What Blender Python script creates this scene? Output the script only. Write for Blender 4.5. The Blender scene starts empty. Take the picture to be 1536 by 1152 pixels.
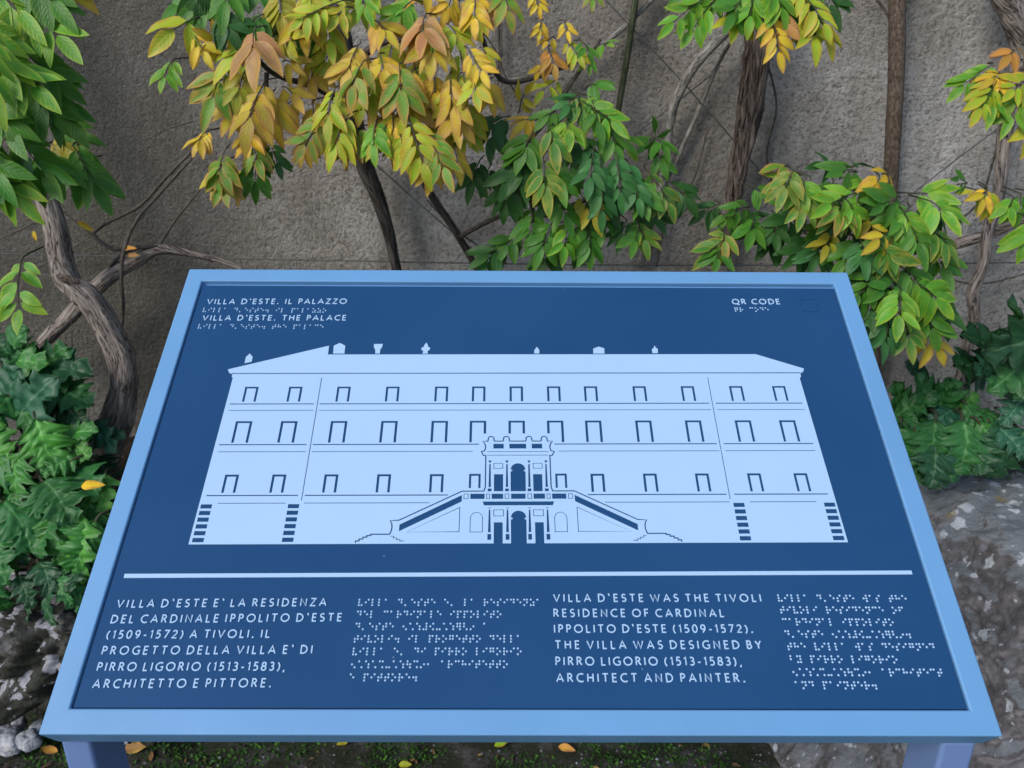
import bpy, bmesh, math, random
import numpy as np
from mathutils import Vector, Matrix, noise

random.seed(7)
rng = np.random.default_rng(7)
scene = bpy.context.scene
COL = scene.collection
R = math.radians

# ------------------------------------------------------------------ camera
CAM = Vector((0.0, 0.0, 1.388))
FPX = 1136.0                       # focal length in pixels of a 1536 px wide picture
PITCH, ROLL = R(20.0), 0.0062285
_c, _s = math.cos(PITCH), math.sin(PITCH)
VIEW = Matrix(((1, 0, 0), (0, -_s, _c), (0, -_c, -_s))) @ Matrix(
    ((math.cos(ROLL), math.sin(ROLL), 0), (-math.sin(ROLL), math.cos(ROLL), 0), (0, 0, 1)))
cam_data = bpy.data.cameras.new('camera')
cam = bpy.data.objects.new('camera', cam_data)
COL.objects.link(cam)
cam_data.sensor_width = 36.0
cam_data.lens = 36.0 * FPX / 1536.0
cam_data.dof.use_dof = True            # a phone's small aperture: the wall is only slightly soft
cam_data.dof.focus_distance = 0.82
cam_data.dof.aperture_fstop = 15.0
cam_data.clip_start, cam_data.clip_end = 0.02, 400.0
rx, up, bk = VIEW.col[0], -VIEW.col[1], -VIEW.col[2]
cam.matrix_world = Matrix(((rx[0], up[0], bk[0], CAM.x), (rx[1], up[1], bk[1], CAM.y), (rx[2], up[2], bk[2], CAM.z), (0, 0, 0, 1)))
scene.camera = cam


def at(px, py, Y):
    """world point at horizontal distance Y on the sight line of a photo pixel"""
    d = VIEW @ Vector(((px - 768) / FPX, (py - 576) / FPX, 1.0))
    return CAM + d * (Y / d.y)


# ------------------------------------------------------------------ light
SUN_EL, SUN_AZ = R(36.0), R(222.0)          # azimuth clockwise from +Y: behind the viewer, to the left
world = bpy.data.worlds.new('World')
scene.world = world
world.use_nodes = True
wn = world.node_tree.nodes
bg = wn['Background']
sky = wn.new('ShaderNodeTexSky')
sky.sky_type = 'NISHITA'
sky.sun_disc = False
sky.sun_elevation = SUN_EL
sky.sun_rotation = SUN_AZ
sky.altitude = 200
sky.air_density = 1.0
sky.dust_density = 1.5
sky.ozone_density = 1.5
world.node_tree.links.new(sky.outputs[0], bg.inputs[0])
bg.inputs[1].default_value = 0.12
sun_data = bpy.data.lights.new('sun', 'SUN')
sun = bpy.data.objects.new('sun', sun_data)
COL.objects.link(sun)
sun_data.energy = 1.3
sun_data.angle = R(24)
sun_data.color = (1.0, 0.95, 0.88)
sd = Vector((math.sin(SUN_AZ) * math.cos(SUN_EL), math.cos(SUN_AZ) * math.cos(SUN_EL), math.sin(SUN_EL)))
sun.rotation_euler = (-sd).to_track_quat('-Z', 'Y').to_euler()
sun.location = sd * 20
scene.view_settings.view_transform = 'Standard'
scene.view_settings.look = 'None'
scene.view_settings.gamma = 1.0
scene.view_settings.exposure = 0.7


# ------------------------------------------------------------------ materials
class NT:
    def __init__(self, name):
        self.m = bpy.data.materials.new(name)
        self.m.use_nodes = True
        self.t = self.m.node_tree
        self.b = self.t.nodes['Principled BSDF']

    def n(self, typ, **kw):
        nd = self.t.nodes.new(typ)
        for k, v in kw.items():
            if k.startswith('i_'):
                key = k[2:]
                key = int(key) if key.isdigit() else key.replace('_', ' ')
                nd.inputs[key].default_value = v
            else:
                setattr(nd, k, v)
        return nd

    def l(self, a, b):
        self.t.links.new(a, b)

    def noise(self, scale, detail=6, rough=0.6, vec=None):
        nd = self.n('ShaderNodeTexNoise')
        nd.inputs['Scale'].default_value = scale
        nd.inputs['Detail'].default_value = detail
        nd.inputs['Roughness'].default_value = rough
        if vec is not None:
            self.l(vec, nd.inputs['Vector'])
        return nd

    def ramp(self, fac, stops):
        nd = self.n('ShaderNodeValToRGB')
        e = nd.color_ramp.elements
        while len(e) < len(stops):
            e.new(0.5)
        for k, (p, c) in enumerate(stops):
            e[k].position = p
            e[k].color = (c[0], c[1], c[2], 1) if isinstance(c, tuple) else (c, c, c, 1)
        self.l(fac, nd.inputs[0])
        return nd

    def mix(self, fac, a, b, mode='MIX'):
        nd = self.n('ShaderNodeMix', data_type='RGBA', blend_type=mode)
        for sock, v in ((nd.inputs[0], fac), (nd.inputs[6], a), (nd.inputs[7], b)):
            if hasattr(v, 'links') or hasattr(v, 'is_linked'):
                self.l(v, sock)
            elif isinstance(v, tuple):
                sock.default_value = (v[0], v[1], v[2], 1)
            else:
                sock.default_value = v
        return nd.outputs[2]

    def math(self, op, a, b=0.0, c=0.0, clamp=False):
        nd = self.n('ShaderNodeMath', operation=op, use_clamp=clamp)
        for k, v in enumerate((a, b, c)):
            if hasattr(v, 'is_linked'):
                self.l(v, nd.inputs[k])
            else:
                nd.inputs[k].default_value = v
        return nd.outputs[0]

    def obj(self):
        return self.n('ShaderNodeTexCoord').outputs['Object']

    def bump(self, h, strength, dist):
        nd = self.n('ShaderNodeBump')
        nd.inputs['Strength'].default_value = strength
        nd.inputs['Distance'].default_value = dist
        self.l(h, nd.inputs['Height'])
        self.l(nd.outputs[0], self.b.inputs['Normal'])

    def set(self, rough=None, spec=None, metal=None):
        if rough is not None:
            self.b.inputs['Roughness'].default_value = rough
        if spec is not None:
            self.b.inputs['Specular IOR Level'].default_value = spec
        if metal is not None:
            self.b.inputs['Metallic'].default_value = metal


def paint(name, col, rough, var=0.06, spec=0.5, bump=0.0):
    t = NT(name)
    v = t.obj()
    n1 = t.noise(7, 5, 0.6, v)
    dark = tuple(c * (1 - var) for c in col)
    lite = tuple(min(1, c * (1 + var)) for c in col)
    t.l(t.ramp(n1.outputs[0], [(0.3, dark), (0.7, lite)]).outputs[0], t.b.inputs['Base Color'])
    n2 = t.noise(30, 4, 0.6, v)
    t.l(t.ramp(n2.outputs[0], [(0.3, rough * 0.85), (0.7, rough * 1.15)]).outputs[0], t.b.inputs['Roughness'])
    t.set(spec=spec)
    if bump:
        n3 = t.noise(900, 2, 0.5, v)
        t.bump(n3.outputs[0], bump, 0.0004)
    return t.m


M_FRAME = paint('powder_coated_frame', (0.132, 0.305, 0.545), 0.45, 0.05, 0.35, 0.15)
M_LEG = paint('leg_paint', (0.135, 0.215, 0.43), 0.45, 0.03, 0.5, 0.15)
M_PRINT = paint('raised_white', (0.355, 0.53, 0.74), 0.55, 0.02, 0.25)


def panel_mat():
    t = NT('panel_blue')
    v = t.obj()
    n1 = t.noise(4, 4, 0.5, v)
    base = t.ramp(n1.outputs[0], [(0.3, (0.0135, 0.058, 0.155)), (0.7, (0.017, 0.068, 0.173))]).outputs[0]
    vo = t.n('ShaderNodeTexVoronoi')
    vo.inputs['Scale'].default_value = 55
    t.l(v, vo.inputs['Vector'])
    sel = t.math('LESS_THAN', vo.outputs['Distance'], 0.045)
    pick = t.n('ShaderNodeSeparateColor')
    t.l(vo.outputs['Color'], pick.inputs[0])
    sel2 = t.math('GREATER_THAN', pick.outputs[0], 0.9)
    t.l(t.mix(t.math('MULTIPLY', t.math('MULTIPLY', sel, sel2), 0.5), base, (0.2, 0.3, 0.4)), t.b.inputs['Base Color'])
    n2 = t.noise(16, 6, 0.7, v)
    t.l(t.ramp(n2.outputs[0], [(0.3, 0.42), (0.75, 0.52)]).outputs[0], t.b.inputs['Roughness'])
    t.set(spec=0.06)
    n3 = t.noise(700, 2, 0.5, v)
    t.bump(n3.outputs[0], 0.12, 0.0003)
    return t.m


M_PANEL = panel_mat()


def plaster_mat():
    t = NT('rough_plaster')
    v = t.obj()
    big = t.noise(1.5, 5, 0.6, v)
    mid = t.noise(9, 7, 0.7, v)
    fin = t.noise(105, 3, 0.7, v)
    grn = t.noise(320, 2, 0.6, v)
    c = t.ramp(big.outputs[0], [(0.36, (0.33, 0.298, 0.255)), (0.5, (0.53, 0.505, 0.465)), (0.62, (0.68, 0.67, 0.655))]).outputs[0]
    c = t.mix(t.math('MULTIPLY', t.ramp(mid.outputs[0], [(0.44, 0.0), (0.6, 1.0)]).outputs[0], 0.5), c, (0.33, 0.29, 0.24))
    # run-off streaks and grime, then the left end's shade painted into the colour
    mp = t.n('ShaderNodeMapping')
    mp.inputs['Scale'].default_value = (5.5, 1, 0.9)
    t.l(v, mp.inputs[0])
    st = t.noise(1.2, 5, 0.6, mp.outputs[0])
    c = t.mix(t.math('MULTIPLY', t.ramp(st.outputs[0], [(0.48, 0.0), (0.66, 1.0)]).outputs[0], 0.6), c, (0.13, 0.118, 0.092))
    sx = t.n('ShaderNodeSeparateXYZ')
    t.l(v, sx.inputs[0])
    e = t.math('MULTIPLY_ADD', big.outputs[0], 1.1, t.math('MULTIPLY', sx.outputs[0], -0.75))
    e = t.math('MULTIPLY', t.math('ADD', e, t.math('MULTIPLY', mid.outputs[0], 0.3)), 0.5)
    c = t.mix(t.math('MULTIPLY', t.ramp(e, [(0.46, 0.0), (0.66, 1.0)]).outputs[0], 0.8), c, (0.10, 0.096, 0.075))
    c = t.mix(t.math('MULTIPLY', t.ramp(fin.outputs[0], [(0.36, 1.0), (0.5, 0.0)]).outputs[0], 0.6), c, (0.11, 0.1, 0.086))
    c = t.mix(t.math('MULTIPLY', t.ramp(grn.outputs[0], [(0.54, 0.0), (0.72, 1.0)]).outputs[0], 0.3), c, (0.6, 0.59, 0.57))
    t.l(c, t.b.inputs['Base Color'])
    t.set(rough=0.95, spec=0.2)
    f2 = t.noise(55, 6, 0.8, v)
    h = t.math('ADD', t.math('MULTIPLY', f2.outputs[0], 1.0), t.math('MULTIPLY', fin.outputs[0], 0.8))
    h = t.math('ADD', h, t.math('MULTIPLY', mid.outputs[0], 1.3))
    t.bump(h, 0.9, 0.026)
    return t.m


M_PLASTER = plaster_mat()


def bark_mat(name, dark, mid, lite, scale, strength, dist, along=0.12):
    t = NT(name)
    uv = t.n('ShaderNodeTexCoord').outputs['UV']     # u: around (m), v: along (m)
    mp = t.n('ShaderNodeMapping')
    mp.inputs['Scale'].default_value = (1, along, 1)
    t.l(uv, mp.inputs[0])
    n1 = t.noise(scale, 8, 0.7, mp.outputs[0])
    n2 = t.noise(9, 5, 0.6, t.obj())
    n3 = t.noise(scale * 2.6, 5, 0.7, mp.outputs[0])
    c = t.ramp(n1.outputs[0], [(0.36, dark), (0.5, mid), (0.66, lite)]).outputs[0]
    crk = t.noise(scale * 0.55, 4, 0.55, mp.outputs[0])
    cr = t.math('ABSOLUTE', t.math('SUBTRACT', crk.outputs[0], 0.5))
    crack = t.ramp(cr, [(0.0, 1.0), (0.022, 0.0)]).outputs[0]
    c = t.mix(t.math('MULTIPLY', t.ramp(n2.outputs[0], [(0.5, 0.0), (0.7, 1.0)]).outputs[0], 0.5), c, lite)
    c = t.mix(t.math('MULTIPLY', crack, 0.8), c, tuple(x * 0.5 for x in dark))
    t.l(c, t.b.inputs['Base Color'])
    t.set(rough=0.9, spec=0.2)
    t.bump(t.math('ADD', t.math('MULTIPLY', crack, -1.2), t.math('ADD', n1.outputs[0], t.math('MULTIPLY', n3.outputs[0], 0.4))), strength, dist)
    return t.m


M_BARK = bark_mat('grey_brown_bark', (0.08, 0.066, 0.056), (0.34, 0.285, 0.25), (0.54, 0.48, 0.43), 130, 1.0, 0.014)
M_BARK_DARK = bark_mat('dark_stem_bark', (0.022, 0.02, 0.019), (0.06, 0.052, 0.048), (0.12, 0.108, 0.1), 120, 0.7, 0.005)
M_BARK_SMOOTH = bark_mat('smooth_brown_bark', (0.06, 0.042, 0.03), (0.105, 0.078, 0.058), (0.19, 0.155, 0.125), 160, 0.6, 0.003, 0.5)
M_BARK_SHAGGY = bark_mat('shaggy_bark', (0.02, 0.015, 0.013), (0.17, 0.13, 0.108), (0.42, 0.35, 0.30), 130, 1.0, 0.018, 0.08)
M_BARK_GREY = bark_mat('pale_grey_bark', (0.09, 0.083, 0.073), (0.21, 0.195, 0.175), (0.34, 0.325, 0.295), 130, 0.7, 0.004, 0.25)
M_CANE = bark_mat('green_cane', (0.02, 0.026, 0.014), (0.045, 0.055, 0.028), (0.09, 0.1, 0.06), 110, 0.3, 0.001, 0.1)
M_TWIG = bark_mat('twig_bark', (0.04, 0.034, 0.028), (0.085, 0.072, 0.06), (0.15, 0.13, 0.11), 200, 0.5, 0.001, 0.3)
M_WIRE = paint('weathered_wire', (0.06, 0.062, 0.068), 0.55, 0.3)


def leaf_mat(name, gloss, spec, trans, vein_n, blotch=0.5, rib=(1.35, 0.5), vlo=0.85, vamt=0.3, vb=0.14):
    """colour comes from per-leaf attributes Col (blade) and Edge (margin); uv = (across -1..1, along 0..1)"""
    t = NT(name)
    ca = t.n('ShaderNodeAttribute', attribute_name='Col')
    ea = t.n('ShaderNodeAttribute', attribute_name='Edge')
    uv = t.n('ShaderNodeUVMap')
    sp = t.n('ShaderNodeSeparateXYZ')
    t.l(uv.outputs[0], sp.inputs[0])
    u = t.math('ABSOLUTE', sp.outputs[0])
    vv = sp.outputs[1]
    nz = t.noise(70, 5, 0.65, t.obj())
    nb = t.noise(24, 4, 0.6, t.obj())
    # margin: across, plus tip
    m = t.math('ADD', t.math('POWER', u, 2.2), t.math('MULTIPLY', t.math('POWER', vv, 3.0), 0.7))
    m = t.math('ADD', m, t.math('MULTIPLY', t.math('SUBTRACT', nz.outputs[0], 0.5), 1.7))
    m = t.math('MULTIPLY', t.ramp(m, [(0.25, 0.0), (1.0, 1.0)]).outputs[0], 0.85)
    c = t.mix(m, ca.outputs[0], ea.outputs[0])
    c = t.mix(t.math('MULTIPLY', t.ramp(nb.outputs[0], [(0.48, 0.0), (0.68, 1.0)]).outputs[0], blotch), c, ea.outputs[0])
    # side veins run forward from the midrib
    ph = t.math('MULTIPLY', t.math('SUBTRACT', vv, t.math('MULTIPLY', u, 0.22)), vein_n * 6.283)
    w = t.math('SINE', ph)
    vein = t.ramp(w, [(vlo, 0.0), (1.0, 1.0)]).outputs[0]
    mid = t.ramp(u, [(0.03, 1.0), (0.09, 0.0)]).outputs[0]
    vm = t.math('MAXIMUM', t.math('MULTIPLY', vein, vamt), mid)
    lite = t.mix(1.0, c, (rib[0], rib[0], rib[0]), 'MULTIPLY')
    lite = t.mix(rib[1] * 0.3, lite, (0.4, 0.45, 0.25))
    c = t.mix(t.math('MULTIPLY', vm, rib[1]), c, lite)
    t.l(c, t.b.inputs['Base Color'])
    t.set(rough=gloss, spec=spec)
    bh = t.math('ADD', t.math('MULTIPLY', w, vb), t.math('MULTIPLY', nz.outputs[0], 0.7))
    bh = t.math('SUBTRACT', bh, t.math('MULTIPLY', mid, 0.8))
    t.bump(bh, 0.4, 0.0016)
    tr = t.n('ShaderNodeBsdfTranslucent')
    t.l(t.mix(1.0, c, (1.0, 1.05, 0.6), 'MULTIPLY'), tr.inputs[0])
    ms = t.n('ShaderNodeMixShader')
    ms.inputs[0].default_value = trans
    t.l(t.b.outputs[0], ms.inputs[1])
    t.l(tr.outputs[0], ms.inputs[2])
    t.l(ms.outputs[0], t.t.nodes['Material Output'].inputs[0])
    return t.m


M_LEAF = leaf_mat('wisteria_leaf', 0.48, 0.4, 0.25, 7, 0.55, (1.3, 0.35))
M_ACANTH = leaf_mat('acanthus_leaf', 0.46, 0.38, 0.14, 8, 0.35, (1.9, 0.6), 0.94, 0.4, 0.25)
M_DRY = leaf_mat('dry_leaf', 0.7, 0.2, 0.12, 8, 0.8)


def rock_mat(name, dark, mid, lite, lichen, lich_amt, lscale, strength=0.9, film=0.7):
    t = NT(name)
    v = t.obj()
    n1 = t.noise(11, 8, 0.7, v)
    n2 = t.noise(60, 6, 0.75, v)
    c = t.ramp(n1.outputs[0], [(0.32, dark), (0.52, mid), (0.72, lite)]).outputs[0]
    c = t.mix(t.math('MULTIPLY', t.ramp(n2.outputs[0], [(0.35, 1.0), (0.52, 0.0)]).outputs[0], 0.6), c, tuple(x * 0.55 for x in dark))
    wob = t.n('ShaderNodeVectorMath', operation='MULTIPLY_ADD')
    nv = t.noise(lscale * 1.6, 4, 0.6, v)
    t.l(nv.outputs['Color'], wob.inputs[0])
    wob.inputs[1].default_value = (0.035, 0.035, 0.035)
    t.l(v, wob.inputs[2])
    vo = t.n('ShaderNodeTexVoronoi')
    vo.inputs['Scale'].default_value = lscale
    t.l(wob.outputs[0], vo.inputs['Vector'])
    sep = t.n('ShaderNodeSeparateColor')
    t.l(vo.outputs['Color'], sep.inputs[0])
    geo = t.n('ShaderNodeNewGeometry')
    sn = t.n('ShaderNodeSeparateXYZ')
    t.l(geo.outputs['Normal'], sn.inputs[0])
    # thin algae film (bluish skylight painted into its colour) and lichen grow on the weather side (upward faces) first
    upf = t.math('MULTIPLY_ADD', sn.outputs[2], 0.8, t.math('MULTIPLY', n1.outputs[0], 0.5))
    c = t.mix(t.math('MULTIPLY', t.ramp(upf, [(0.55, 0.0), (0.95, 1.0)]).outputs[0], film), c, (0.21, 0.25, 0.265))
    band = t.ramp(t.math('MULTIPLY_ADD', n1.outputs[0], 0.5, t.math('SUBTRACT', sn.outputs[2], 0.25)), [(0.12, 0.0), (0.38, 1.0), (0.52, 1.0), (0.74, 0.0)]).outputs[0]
    c = t.mix(t.math('MULTIPLY', band, film * 0.8), c, (0.045, 0.04, 0.036))        # dark belt along the worn edge: black lichen plus shade painted into the colour
    gate = t.math('ADD', t.math('MULTIPLY', sn.outputs[2], 0.46), t.math('MULTIPLY_ADD', n1.outputs[0], 0.5, lich_amt - 0.25))
    pres = t.math('LESS_THAN', sep.outputs[0], gate)
    size = t.math('MULTIPLY_ADD', sep.outputs[1], 0.36, 0.12 + max(0, lich_amt - 0.3) * 0.8)
    edge = t.math('SUBTRACT', size, t.math('MULTIPLY_ADD', n2.outputs[0], 0.3, t.math('SUBTRACT', vo.outputs['Distance'], 0.15)))
    spot = t.math('MULTIPLY', t.ramp(edge, [(0.0, 0.0), (0.06, 1.0)]).outputs[0], pres)
    c = t.mix(t.math('MULTIPLY', spot, t.ramp(n2.outputs[0], [(0.3, 0.35), (0.6, 0.95)]).outputs[0]), c, lichen)
    vo3 = t.n('ShaderNodeTexVoronoi')
    vo3.inputs['Scale'].default_value = lscale * 2.7
    t.l(wob.outputs[0], vo3.inputs['Vector'])
    s3 = t.n('ShaderNodeSeparateColor')
    t.l(vo3.outputs['Color'], s3.inputs[0])
    sp3 = t.math('MULTIPLY', t.math('LESS_THAN', vo3.outputs['Distance'], t.math('MULTIPLY', s3.outputs[1], 0.4)), t.math('LESS_THAN', s3.outputs[0], t.math('MULTIPLY', gate, 0.45)))
    c = t.mix(t.math('MULTIPLY', sp3, 0.7), c, lichen)
    vo2 = t.n('ShaderNodeTexVoronoi')
    vo2.inputs['Scale'].default_value = lscale * 0.6
    t.l(wob.outputs[0], vo2.inputs['Vector'])
    s2 = t.n('ShaderNodeSeparateColor')
    t.l(vo2.outputs['Color'], s2.inputs[0])
    sp2 = t.math('MULTIPLY', t.math('LESS_THAN', t.math('ADD', vo2.outputs['Distance'], t.math('MULTIPLY', n2.outputs[0], 0.2)), 0.28), t.math('GREATER_THAN', s2.outputs[0], 0.9))
    c = t.mix(t.math('MULTIPLY', sp2, 0.6), c, (0.30, 0.24, 0.08))
    t.l(c, t.b.inputs['Base Color'])
    t.set(rough=0.92, spec=0.25)
    n3 = t.noise(28, 8, 0.75, v)
    t.bump(t.math('ADD', t.math('MULTIPLY', n2.outputs[0], 0.5), n3.outputs[0]), strength, 0.016)
    return t.m


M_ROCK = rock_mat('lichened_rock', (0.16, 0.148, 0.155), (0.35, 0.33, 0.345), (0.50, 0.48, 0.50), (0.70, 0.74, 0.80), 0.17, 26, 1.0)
M_TUFA = rock_mat('white_crusted_rock', (0.02, 0.022, 0.014), (0.065, 0.066, 0.05), (0.24, 0.235, 0.24), (0.56, 0.57, 0.62), 0.46, 19, 1.0, 0.1)
M_WHITE = rock_mat('white_stone', (0.2, 0.2, 0.22), (0.42, 0.43, 0.47), (0.6, 0.62, 0.68), (0.6, 0.6, 0.6), 0.1, 30, 0.7, 0.1)


def soil_mat(name, a, b, c_):
    t = NT(name)
    v = t.obj()
    n1 = t.noise(14, 8, 0.75, v)
    n2 = t.noise(110, 6, 0.75, v)
    c = t.ramp(n1.outputs[0], [(0.32, a), (0.5, b), (0.66, c_)]).outputs[0]
    c = t.mix(t.math('MULTIPLY', t.ramp(n2.outputs[0], [(0.55, 0.0), (0.7, 1.0)]).outputs[0], 0.35), c, (0.28, 0.27, 0.25))
    t.l(c, t.b.inputs['Base Color'])
    t.set(rough=0.95, spec=0.2)
    t.bump(t.math('ADD', n1.outputs[0], n2.outputs[0]), 1.0, 0.02)
    return t.m


M_SOIL = soil_mat('planting_soil', (0.012, 0.01, 0.008), (0.03, 0.024, 0.018), (0.06, 0.05, 0.04))
M_GROUND = soil_mat('mossy_ground_mat', (0.02, 0.035, 0.012), (0.05, 0.055, 0.035), (0.15, 0.145, 0.14))


# ------------------------------------------------------------------ object helpers
def tag(o, label=None, cat=None, group=None, kind=None):
    if label: o['label'] = label
    if cat: o['category'] = cat
    if group: o['group'] = group
    if kind: o['kind'] = kind
    return o


def thing(name, loc, label, cat, group=None):
    o = bpy.data.objects.new(name, None)
    COL.objects.link(o)
    o.location = loc
    o.empty_display_size = 0.05
    return tag(o, label, cat, group)


def link_mesh(name, me, mat, parent=None, loc=None):
    """mesh is in the parent's local frame when it has one"""
    o = bpy.data.objects.new(name, me)
    COL.objects.link(o)
    if mat: me.materials.append(mat)
    if parent: o.parent = parent
    if loc is not None: o.location = loc
    return o


def mesh_of(name, V, F, smooth=False):
    me = bpy.data.meshes.new(name)
    me.from_pydata([tuple(v) for v in V], [], F)
    if smooth:
        me.polygons.foreach_set('use_smooth', [True] * len(me.polygons))
    me.update()
    return me


def rel(o_parent, V):
    L = o_parent.location
    return [(v[0] - L.x, v[1] - L.y, v[2] - L.z) for v in V]


# ------------------------------------------------------------------ tubes
def catmull(P, Rr, per=8):
    P = [Vector(p) for p in P]
    n = len(P)
    out, rad = [], []
    for i in range(n - 1):
        p0, p1, p2, p3 = P[max(i - 1, 0)], P[i], P[i + 1], P[min(i + 2, n - 1)]
        for k in range(per):
            t = k / per
            out.append(0.5 * ((2 * p1) + (p2 - p0) * t + (2 * p0 - 5 * p1 + 4 * p2 - p3) * t * t + (3 * p1 - p0 - 3 * p2 + p3) * t ** 3))
            rad.append(Rr[i] * (1 - t) + Rr[i + 1] * t)
    out.append(P[-1]); rad.append(Rr[-1])
    return out, rad


class Soup:
    def __init__(self):
        self.V, self.F, self.UV, self.starts = [], [], [], []

    def tube(self, P, Rr, ring=10, per=8, rough=0.0, freq=30.0, ridge=0.0, cap=True):
        pts, rad = catmull(P, Rr, per)
        n = len(pts)
        base = len(self.V)
        self.starts.append((base, len(self.F), len(self.UV)))
        seed = Vector((random.uniform(0, 50), random.uniform(0, 50), random.uniform(0, 50)))
        T = (pts[1] - pts[0]).normalized()
        ref = Vector((0, -1, 0)) if abs(T.y) < 0.9 else Vector((1, 0, 0))
        N = (ref - T * ref.dot(T)).normalized()
        dist = 0.0
        uvs = []
        for i in range(n):
            T2 = (pts[min(i + 1, n - 1)] - pts[max(i - 1, 0)]).normalized()
            N = (N - T2 * N.dot(T2)).normalized()
            B = T2.cross(N)
            if i: dist += (pts[i] - pts[i - 1]).length
            for k in range(ring):
                a = 2 * math.pi * k / ring
                d = N * math.cos(a) + B * math.sin(a)
                r = rad[i]
                if rough:
                    q = pts[i] * freq + d * 1.3 + seed
                    r *= 1 + rough * noise.noise(q)
                if ridge:
                    q = Vector((math.cos(a) * 3.2, math.sin(a) * 3.2, dist * 6)) + seed
                    r *= 1 + ridge * noise.noise(q) + ridge * 0.5 * noise.noise(q * 2.3)
                self.V.append(pts[i] + d * r)
                uvs.append((k / ring * 2 * math.pi * rad[i], dist))
        for i in range(n - 1):
            for k in range(ring):
                k2 = (k + 1) % ring
                self.F.append((base + i * ring + k, base + i * ring + k2, base + (i + 1) * ring + k2, base + (i + 1) * ring + k))
                self.UV += [uvs[i * ring + k], (uvs[i * ring + k][0] + 2 * math.pi * rad[i] / ring, uvs[i * ring + k][1]),
                            (uvs[(i + 1) * ring + k][0] + 2 * math.pi * rad[i + 1] / ring, uvs[(i + 1) * ring + k][1]), uvs[(i + 1) * ring + k]]
        if cap:
            for i, rev in ((0, True), (n - 1, False)):
                f = [base + i * ring + k for k in range(ring)]
                if rev: f.reverse()
                self.F.append(tuple(f))
                self.UV += [(0.0, 0.0)] * ring
        return self

    def build(self, name, mat, parent, V=None, F=None, UV=None):
        V, F, UV = V or self.V, F or self.F, UV or self.UV
        me = mesh_of(name, rel(parent, V) if parent else V, F, True)
        uv = me.uv_layers.new(name='UVMap')
        uv.data.foreach_set('uv', np.array(UV, float).ravel())
        return link_mesh(name, me, mat, parent)

    def build_each(self, name, mat, parent):
        """every tube its own part"""
        ends = self.starts[1:] + [(len(self.V), len(self.F), len(self.UV))]
        for (a, b, c), (a2, b2, c2) in zip(self.starts, ends):
            self.build(name, mat, parent, self.V[a:a2], [tuple(k - a for k in f) for f in self.F[b:b2]], self.UV[c:c2])


def px_path(pts):
    """[(px, py, Y), ...] -> world points"""
    return [at(*p) for p in pts]


# ------------------------------------------------------------------ leaves
class Foliage:
    def __init__(self):
        self.V, self.F, self.UV, self.C, self.E = [], [], [], [], []

    def blade(self, O, D, N, L, W, col, edge, curl=0.25, fold=0.25, wave=0.05, na=9, nb=4, prof=None, lobes=0, sweep=0.15):
        D = D.normalized()
        S = N.cross(D)
        if S.length < 1e-4: S = Vector((1, 0, 0))
        S.normalize()
        N = D.cross(S).normalized()
        if N.y > 0.6 and random.random() < 0.7: N = N
        base = len(self.V)
        ph = random.uniform(0, 6.28)
        tw = random.uniform(-0.3, 0.3)
        for i in range(na + 1):
            s = i / na
            if prof: w = prof(s) * W * 0.5
            else: w = W * 0.5 * 1.95 * (s ** 0.60) * ((1 - s) ** 0.92) * (1.12 - 0.1 * s) + W * 0.02 * math.sin(math.pi * s)
            for j in range(nb + 1):
                t = -1 + 2 * j / nb
                a = curl * s
                x = t * w
                z = -curl * 0.55 * s * s * L + fold * abs(x) + math.sin(s * 9 + ph + (1.2 if t > 0 else 0)) * wave * w * abs(t) + tw * s * x
                p = O + D * (s * L * (1 - 0.12 * curl * s) + sweep * abs(t) * w) + S * x + N * z
                self.V.append((p.x, p.y, p.z))
                self.C.append(col); self.E.append(edge)
        for i in range(na):
            for j in range(nb):
                a = base + i * (nb + 1) + j
                self.F.append((a, a + 1, a + nb + 2, a + nb + 1))
                for (ii, jj) in ((i, j), (i, j + 1), (i + 1, j + 1), (i + 1, j)):
                    self.UV.append((-1 + 2 * jj / nb, ii / na))

    def build(self, name, mat, parent, stalks=None, mat2=None):
        nf = len(self.F)
        if stalks and stalks.V:
            b = len(self.V)
            self.V += [tuple(v) for v in stalks.V]
            self.C += [(0.05, 0.08, 0.03)] * len(stalks.V); self.E += [(0.05, 0.08, 0.03)] * len(stalks.V)
            self.F += [tuple(b + k for k in f) for f in stalks.F]
            self.UV += list(stalks.UV)
        me = mesh_of(name, rel(parent, self.V) if parent else self.V, self.F, True)
        uv = me.uv_layers.new(name='UVMap')
        uv.data.foreach_set('uv', np.array(self.UV, float).ravel())
        if mat2:
            me.materials.append(mat); me.materials.append(mat2)
            me.polygons.foreach_set('material_index', [0] * nf + [1] * (len(self.F) - nf))
            mat = None
        for nm, d in (('Col', self.C), ('Edge', self.E)):
            at_ = me.attributes.new(nm, 'FLOAT_COLOR', 'POINT')
            arr = np.ones((len(d), 4)); arr[:, :3] = np.array(d)
            at_.data.foreach_set('color', arr.ravel())
        return link_mesh(name, me, mat, parent)


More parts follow.
